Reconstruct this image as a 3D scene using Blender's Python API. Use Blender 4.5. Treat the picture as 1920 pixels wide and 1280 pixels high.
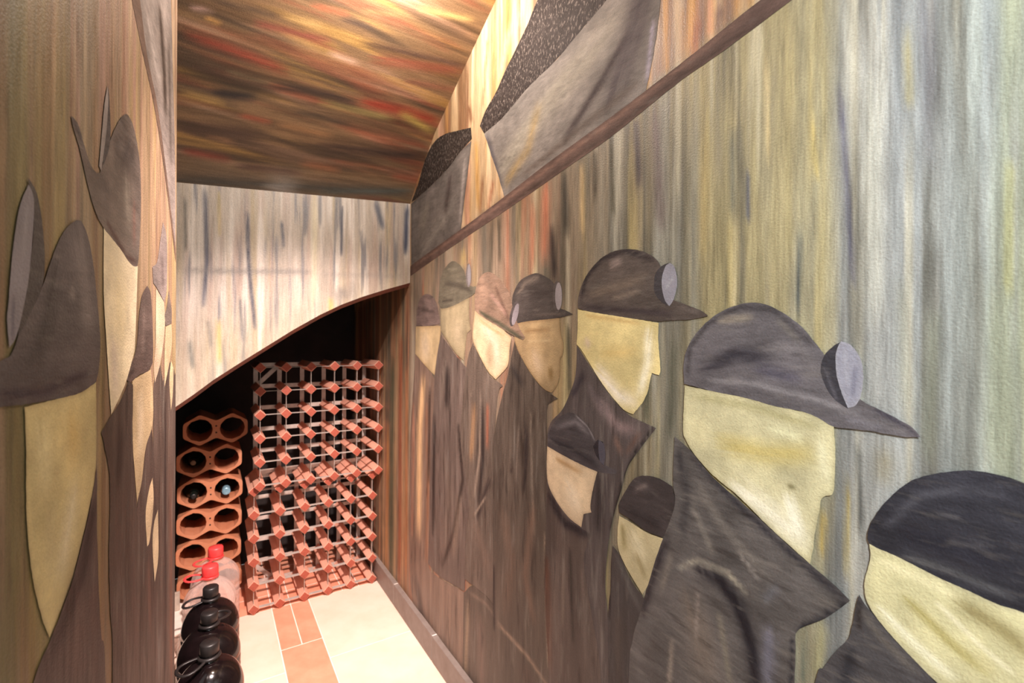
import bpy, bmesh, math, random
import numpy as np
from mathutils import Vector, Matrix
from mathutils.geometry import delaunay_2d_cdt

# ------------------------------------------------------------------ camera, world, lights, exposure
for o in list(bpy.data.objects): bpy.data.objects.remove(o)
scene = bpy.context.scene
COL = scene.collection
rnd = random.Random(7)

CAM_H, YAW, PITCH, ROLL, FPX = 1.1092, 0.5636, -0.0015, 0.0056, 889.2
cd = bpy.data.cameras.new('camera'); cam = bpy.data.objects.new('camera', cd); COL.objects.link(cam)
fw = Vector((math.sin(YAW)*math.cos(PITCH), math.cos(YAW)*math.cos(PITCH), math.sin(PITCH)))
rt = Vector((math.cos(YAW), -math.sin(YAW), 0)); up = rt.cross(fw)
r2 = rt*math.cos(ROLL)+up*math.sin(ROLL); u2 = -rt*math.sin(ROLL)+up*math.cos(ROLL)
m = Matrix((r2, u2, -fw)).transposed().to_4x4(); m.translation = (0, 0, CAM_H)
cam.matrix_world = m
cd.sensor_width = 36; cd.lens = FPX*36/1920; cd.clip_start = .02
cd.dof.use_dof = True; cd.dof.focus_distance = .85; cd.dof.aperture_fstop = 5.6
scene.camera = cam

w = bpy.data.worlds.new('world'); scene.world = w; w.use_nodes = True
w.node_tree.nodes['Background'].inputs[0].default_value = (1.0, .97, .93, 1)
w.node_tree.nodes['Background'].inputs[1].default_value = .65

def light(name, kind, loc, power, color, size, target=None, **kw):
    d = bpy.data.lights.new(name, kind); d.energy = power; d.color = color
    o = bpy.data.objects.new(name, d); COL.objects.link(o); o.location = loc
    if kind == 'AREA': d.size = size
    else: d.shadow_soft_size = size
    for k, v in kw.items(): setattr(d, k, v)
    if target is not None:
        o.rotation_euler = (Vector(target)-Vector(loc)).to_track_quat('-Z', 'Y').to_euler()
    return o
light('ceiling_spot', 'SPOT', (.24, .57, 2.04), 415, (1, .80, .745), .03, (.30, 1.98, .12), spot_size=math.radians(60), spot_blend=1.)
light('ceiling_bulb', 'POINT', (.33, 1.05, 1.97), 19, (1, .89, .80), .05)
light('passage_lamp', 'SPOT', (-.10, -.60, 1.95), 165, (.93, .97, 1), .12, (.664, -.20, 1.0), spot_size=math.radians(106), spot_blend=1.)

vs = scene.view_settings
vs.view_transform = 'Standard'; vs.look = 'None'; vs.gamma = 1; vs.use_curve_mapping = False
vs.exposure = 0.0

# ------------------------------------------------------------------ helpers
def lin(c):
    c = np.asarray(c, float)/255.
    return np.where(c <= .04045, c/12.92, ((c+.055)/1.055)**2.4)
def lin4(c): return tuple(float(v) for v in lin(c))+(1.,)

def tag(o, label=None, cat=None, group=None, kind=None):
    if label: o['label'] = label
    if cat: o['category'] = cat
    if group: o['group'] = group
    if kind: o['kind'] = kind
    return o
def link(name, me, mat=None, parent=None):
    o = bpy.data.objects.new(name, me); COL.objects.link(o)
    if mat is not None and me is not None:
        if me.materials and me.materials[0] != mat: me = me.copy(); me.materials.clear(); o.data = me
        if not me.materials: me.materials.append(mat)
    if parent is not None: o.parent = parent
    return o
def empty(name, loc=(0, 0, 0), rz=0, parent=None):
    o = bpy.data.objects.new(name, None); COL.objects.link(o)
    o.location = loc; o.rotation_euler = (0, 0, rz); o.empty_display_size = .05
    if parent is not None: o.parent = parent
    return o
def mesh(name, verts, faces, smooth=False):
    me = bpy.data.meshes.new(name); me.from_pydata([tuple(v) for v in verts], [], faces)
    if smooth: me.polygons.foreach_set('use_smooth', [True]*len(me.polygons))
    me.update(); return me
def box_me(name, x0, x1, y0, y1, z0, z1, bevel=0):
    bm = bmesh.new(); bmesh.ops.create_cube(bm, size=1)
    bmesh.ops.scale(bm, vec=(x1-x0, y1-y0, z1-z0), verts=bm.verts)
    bmesh.ops.translate(bm, vec=((x0+x1)/2, (y0+y1)/2, (z0+z1)/2), verts=bm.verts)
    if bevel: bmesh.ops.bevel(bm, geom=list(bm.edges), offset=bevel, segments=1, affect='EDGES')
    me = bpy.data.meshes.new(name); bm.to_mesh(me); bm.free(); return me
def lathe_me(name, prof, n=32, mod=None):
    """profile [(r,z)] turned round z; mod(angle, r, z) may return a new r"""
    v = []; f = []
    for r, z in prof:
        for i in range(n):
            a = 2*math.pi*i/n; q = mod(a, r, z) if mod else r
            v.append((q*math.cos(a), q*math.sin(a), z))
    for k in range(len(prof)-1):
        for i in range(n):
            j = (i+1) % n; f.append((k*n+i, k*n+j, (k+1)*n+j, (k+1)*n+i))
    f.append(tuple(range(n))[::-1]); f.append(tuple((len(prof)-1)*n+i for i in range(n)))
    return mesh(name, v, f, True)
def tube_me(name, pts, rx, ry=None, n=8, closed=False):
    """tube along a polyline, elliptical section (rx sideways, ry upward)"""
    ry = ry or rx; P = [Vector(p) for p in pts]; N = len(P); v = []; f = []
    for i, p in enumerate(P):
        a = P[(i-1) % N] if (closed or i > 0) else p; b = P[(i+1) % N] if (closed or i < N-1) else p
        t = (b-a).normalized(); s = t.cross(Vector((0, 0, 1)))
        s = s.normalized() if s.length > 1e-4 else Vector((1, 0, 0)); u = s.cross(t)
        for k in range(n):
            q = 2*math.pi*k/n; v.append(p+s*rx*math.cos(q)+u*ry*math.sin(q))
    for i in range(N if closed else N-1):
        for k in range(n):
            f.append((i*n+k, i*n+(k+1) % n, ((i+1) % N)*n+(k+1) % n, ((i+1) % N)*n+k))
    if not closed: f.append(tuple(range(n))); f.append(tuple((N-1)*n+k for k in range(n))[::-1])
    return mesh(name, v, f, True)

# ------------------------------------------------------------------ numpy painting helpers
def vnoise(x, y, seed):
    x = np.asarray(x, float); y = np.asarray(y, float)
    xi = np.floor(x).astype(int); yi = np.floor(y).astype(int)
    fx = x-xi; fy = y-yi; fx = fx*fx*(3-2*fx); fy = fy*fy*(3-2*fy)
    T = np.random.default_rng(seed).random((64, 64))
    g = lambda a, b: T[a % 64, b % 64]
    return (g(xi, yi)*(1-fx)+g(xi+1, yi)*fx)*(1-fy)+(g(xi, yi+1)*(1-fx)+g(xi+1, yi+1)*fx)*fy
def fbm(x, y, seed):
    return vnoise(x, y, seed)*.55+vnoise(x*2.1, y*1.7, seed+1)*.3+vnoise(x*4.3, y*3, seed+2)*.15
def sstep(x, a, b):
    t = np.clip((x-a)/(b-a), 0, 1); return t*t*(3-2*t)
def blend(C, rgb, a):
    a = np.clip(a, 0, 1)[:, None]; return C*(1-a)+np.asarray(rgb, float)*a
def ramp(x, stops):
    xs = [s[0] for s in stops]
    return np.stack([np.interp(x, xs, [s[1][k] for s in stops]) for k in range(3)], -1)
def seg_dist(P, pts):
    d = np.full(len(P), 1e9); pts = [np.asarray(p, float) for p in pts]
    if len(pts) == 1: return np.hypot(*(P-pts[0]).T)
    for a, b in zip(pts[:-1], pts[1:]):
        ab = b-a; t = np.clip(((P-a)@ab)/max(ab@ab, 1e-12), 0, 1)
        d = np.minimum(d, np.hypot(*(P-a-t[:, None]*ab).T))
    return d
def stroke(C, P, pts, width, rgb, alpha, seed=0, taper=True):
    pts = [np.asarray(p, float)/1000. for p in pts]; width /= 1000.; alpha = min(1., alpha*1.25)
    near = np.all((P > np.min(pts, 0)-width*3) & (P < np.max(pts, 0)+width*3), axis=1)
    if not near.any(): return C
    Q = P[near]; d = seg_dist(Q, pts)
    ax = pts[-1]-pts[0]; L = np.hypot(*ax)+1e-6; ax = ax/L
    t = (Q-pts[0])@ax/L; s = (Q-pts[0])@np.array([-ax[1], ax[0]])
    bris = fbm(s/(width*.22)+17.3, t*L/(width*9)+3.1, seed+11)              # bristle marks
    if len(pts) == 1: tap = 1.
    else:
        e = (bris-.5)*.7; m_ = min(.45, .6*width/L+.12)
        tap = sstep(t+e*m_*2, -m_, m_)*sstep(1-t-e*m_*2, -m_, m_)
    a = np.exp(-(d/(width*.7))**2*1.2)*alpha*tap*np.clip(.45+1.1*bris, 0, 1.15)
    out = C.copy(); out[near] = blend(C[near], rgb, a); return out
def set_col(me, C):
    C = np.clip(C, 0, 255); at = me.color_attributes.new('col', 'FLOAT_COLOR', 'POINT')
    buf = np.ones((len(me.vertices), 4), np.float32); buf[:, :3] = lin(C); at.data.foreach_set('color', buf.ravel())

# ------------------------------------------------------------------ materials
def nt(name):
    m = bpy.data.materials.new(name); m.use_nodes = True
    n = m.node_tree.nodes; l = m.node_tree.links
    return m, n, l, n['Principled BSDF']
def add_noise(n, l, coord, scale, rot=(0, 0, 0), detail=4, base=1., rough=.6):
    mp = n.new('ShaderNodeMapping'); mp.inputs['Scale'].default_value = scale; mp.inputs['Rotation'].default_value = rot
    l.new(coord, mp.inputs['Vector']); t = n.new('ShaderNodeTexNoise'); t.inputs['Scale'].default_value = base
    t.inputs['Detail'].default_value = detail; t.inputs['Roughness'].default_value = rough
    l.new(mp.outputs[0], t.inputs['Vector']); return t.outputs['Fac']
def mrange(n, l, x, a, b, c, d):
    r = n.new('ShaderNodeMapRange'); l.new(x, r.inputs[0])
    for i, v in enumerate((a, b, c, d)): r.inputs[i+1].default_value = v
    return r.outputs[0]
def mixc(n, l, fac, a, b, mode='MIX'):
    x = n.new('ShaderNodeMix'); x.data_type = 'RGBA'; x.blend_type = mode
    for sock, val in ((x.inputs[0], fac), (x.inputs[6], a), (x.inputs[7], b)):
        if hasattr(val, 'is_linked'): l.new(val, sock)
        else: sock.default_value = val
    return x.outputs[2]
def bump(n, l, b, h, strength, dist=.002, prev=None):
    x = n.new('ShaderNodeBump'); x.inputs['Strength'].default_value = strength; x.inputs['Distance'].default_value = dist
    l.new(h, x.inputs['Height'])
    if prev: l.new(prev, x.inputs['Normal'])
    l.new(x.outputs[0], b.inputs['Normal']); return x.outputs[0]
def paint_mat(name, scale, rot=0., amt=.22, rough=.5, spec=.35, fine=.1, hair=0.):
    """oil paint on plaster: vertex colours broken up by brush streaks in the stroke direction"""
    m, n, l, b = nt(name)
    at = n.new('ShaderNodeAttribute'); at.attribute_name = 'col'
    tc = n.new('ShaderNodeTexCoord').outputs['Object']
    s1 = add_noise(n, l, tc, scale, (0, 0, rot), 5)
    s2 = add_noise(n, l, tc, tuple(v*3.3 for v in scale), (0, 0, rot), 4)
    gr = add_noise(n, l, tc, (330, 330, 330), detail=3)
    f1 = mrange(n, l, s1, .28, .72, 1-amt, 1+amt); f2 = mrange(n, l, s2, .3, .7, 1-amt*.7, 1+amt*.7)
    f3 = mrange(n, l, gr, .3, .7, 1-fine, 1+fine)
    c = at.outputs['Color']
    for f in (f1, f2, f3):
        cb = n.new('ShaderNodeCombineColor'); [l.new(f, cb.inputs[i]) for i in range(3)]
        c = mixc(n, l, 1., c, cb.outputs[0], 'MULTIPLY')
    if hair:
        hn = add_noise(n, l, tc, tuple(v*1.7 for v in scale), (.3, .2, rot+.06), 3)
        c = mixc(n, l, mrange(n, l, hn, .57, .72, 0, hair), c, lin4((150, 142, 132)))
        c = mixc(n, l, mrange(n, l, hn, .43, .3, 0, hair*1.6), c, lin4((34, 28, 26)))
    l.new(c, b.inputs['Base Color'])
    l.new(mrange(n, l, s2, .3, .7, rough-.1, rough+.12), b.inputs['Roughness'])
    b.inputs['Specular IOR Level'].default_value = spec
    p = bump(n, l, b, gr, .42, .0018); bump(n, l, b, s2, .3, .0015, p)
    return m
PM = {
 'v': paint_mat('paint_vertical', (55, 4.5, 55), amt=.26, hair=.16),
 'w': paint_mat('paint_coat', (30, 3.4, 30), amt=.26, hair=.36),
 'lat': paint_mat('paint_lateral', (5, 75, 75), amt=.2, fine=.14),
 'hd': paint_mat('paint_header', (60, 60, 5), rough=.34, spec=.5, amt=.14),
 'c': paint_mat('paint_cap', (10, 42, 12), .35, amt=.2, hair=.15),
 'd': paint_mat('paint_cart', (14, 40, 14), .55, amt=.2, rough=.75, spec=.12, hair=.12),
 'x': paint_mat('paint_cloak', (9, 46, 14), .75, amt=.22, hair=.25),
 'b': paint_mat('paint_face', (16, 20, 16), .3, amt=.1, fine=.07),
 'g': paint_mat('paint_lamp', (40, 25, 20), .5, amt=.07, fine=.05),
}
def coal_mat():
    m, n, l, b = nt('paint_coal')
    at = n.new('ShaderNodeAttribute'); at.attribute_name = 'col'; tc = n.new('ShaderNodeTexCoord').outputs['Object']
    a = add_noise(n, l, tc, (70, 40, 60), (0, 0, .3), 3); g = add_noise(n, l, tc, (210, 95, 100), (0, 0, -.3), 3, rough=.6)
    c = mixc(n, l, mrange(n, l, a, .35, .65, 0, .7), at.outputs['Color'], lin4((40, 33, 31)))
    c = mixc(n, l, mrange(n, l, g, .54, .66, 0, .6), c, lin4((150, 138, 130)))  # pale flecks: brushed specks, mostly glints put into the colour
    l.new(c, b.inputs['Base Color']); b.inputs['Roughness'].default_value = .7; b.inputs['Specular IOR Level'].default_value = .15
    bump(n, l, b, g, .5, .003); return m
PM['k'] = coal_mat()

def simple_mat(name, rgb, rough=.5, metal=0., var=.15, scale=(30, 30, 30), rgb2=None, bumpy=.15, bscale=150, spec=.5):
    m, n, l, b = nt(name)
    tc = n.new('ShaderNodeTexCoord').outputs['Object']
    f = add_noise(n, l, tc, scale, detail=4)
    c2 = rgb2 or tuple(max(0, v*(1-var*1.6)) for v in rgb)
    c = mixc(n, l, mrange(n, l, f, .3, .7, 0, 1), lin4(rgb), lin4(c2))
    l.new(c, b.inputs['Base Color']); b.inputs['Roughness'].default_value = rough; b.inputs['Metallic'].default_value = metal
    b.inputs['Specular IOR Level'].default_value = spec
    if bumpy: bump(n, l, b, add_noise(n, l, tc, (bscale,)*3, detail=3), bumpy, .001)
    return m
M = {
 'wood': simple_mat('rack_wood', (236, 180, 156), .55, scale=(90, 6, 90), rgb2=(220, 156, 130)),
 'wood_end': simple_mat('rack_wood_end', (168, 84, 64), .65, scale=(120, 120, 120), rgb2=(146, 68, 50)),
 'steel': simple_mat('rack_steel', (206, 196, 186), .42, .25, .12, bumpy=.05),
 'terracotta': simple_mat('terracotta', (190, 118, 80), .8, scale=(14, 14, 14), rgb2=(200, 138, 104)),
 'cream_tile': simple_mat('cream_tile', (238, 214, 196), .45, scale=(9, 9, 9), rgb2=(230, 200, 178), bumpy=.05),
 'red_tile': simple_mat('red_tile', (220, 142, 112), .45, scale=(11, 11, 11), rgb2=(232, 164, 134), bumpy=.06),
 'grout': simple_mat('grout', (250, 238, 224), .9, bumpy=0, var=.04),
 'skirt': simple_mat('skirting_tile', (140, 128, 120), .5, scale=(20, 20, 20), rgb2=(120, 106, 98)),
 'pale_skirt': simple_mat('pale_skirting', (196, 180, 164), .6),
 'dark': simple_mat('shade_tone', (44, 38, 36), .9, scale=(8, 8, 8), rgb2=(26, 22, 22), bumpy=.4, bscale=40),  # near-black colour stands in for shade in the recess and peg holes
 'lip': simple_mat('arch_edge_paint', (112, 60, 44), .6, scale=(20, 20, 20), rgb2=(72, 44, 36)),
 'jug': simple_mat('dark_wine_jug', (26, 17, 18), .12, var=.3, bumpy=0, spec=.6),
 'black_cap': simple_mat('black_plastic', (40, 35, 34), .42, bumpy=.05),
 'red_cap': simple_mat('red_plastic', (236, 62, 62), .42, rgb2=(240, 76, 74), bumpy=.03),
 'glass_green': simple_mat('dark_green_glass', (20, 28, 24), .1, bumpy=0),
 'tan': simple_mat('cork_top', (150, 118, 92), .7),
 'blue_cap': simple_mat('pale_blue_foil', (150, 196, 216), .3, .2, bumpy=.05),
 'lamp_white': simple_mat('white_enamel', (230, 228, 222), .4, bumpy=0),
}
def clear_mat():
    m, n, l, b = nt('clear_plastic')
    b.inputs['Base Color'].default_value = lin4((238, 214, 204)); b.inputs['Roughness'].default_value = .12
    tr = n.new('ShaderNodeBsdfTransparent'); tr.inputs[0].default_value = (.97, .93, .91, 1)
    lw = n.new('ShaderNodeLayerWeight'); lw.inputs[0].default_value = .45
    mx = n.new('ShaderNodeMixShader'); l.new(mrange(n, l, lw.outputs['Facing'], 0, 1, .18, .6), mx.inputs[0])
    l.new(tr.outputs[0], mx.inputs[1]); l.new(b.outputs[0], mx.inputs[2])
    l.new(mx.outputs[0], n['Material Output'].inputs['Surface']); return m
M['clear'] = clear_mat()

# ------------------------------------------------------------------ dimensions (metres; x across, y along the passage, z up)
XW = .664            # right wall
YH = 1.8137        # pale end wall over the arch
YB = 2.68            # back of the recess
LW0, LWS, LWE = -.233, .141, 1.20     # partition wall on the left: x = LW0+LWS*y, ends at y = LWE
HL = -.30            # left limit of the space behind the partition
def top_h(x): return 1.6047+0.0704*x
ARCH = [(-0.3000, 0.7387), (-0.0910, 0.9006), (-0.0467, 0.9349), (0.0034, 0.9770), (0.0781, 1.0308), (0.1568, 1.0856), (0.2398, 1.1434), (0.3276, 1.1987), (0.4014, 1.2385), (0.4788, 1.2722), (0.5704, 1.3061), (0.6640, 1.3374)]
PROF = [(1.8137, 1.6514), (1.7524, 1.7131), (1.6660, 1.7744), (1.5719, 1.8429), (1.4771, 1.8910), (1.3793, 1.9431), (1.2535, 2.0058), (1.1441, 2.0572), (0.8000, 2.2240), (0.3000, 2.4664), (-0.3000, 2.7573)]     # ceiling profile (y, z) from the end wall upward

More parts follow.
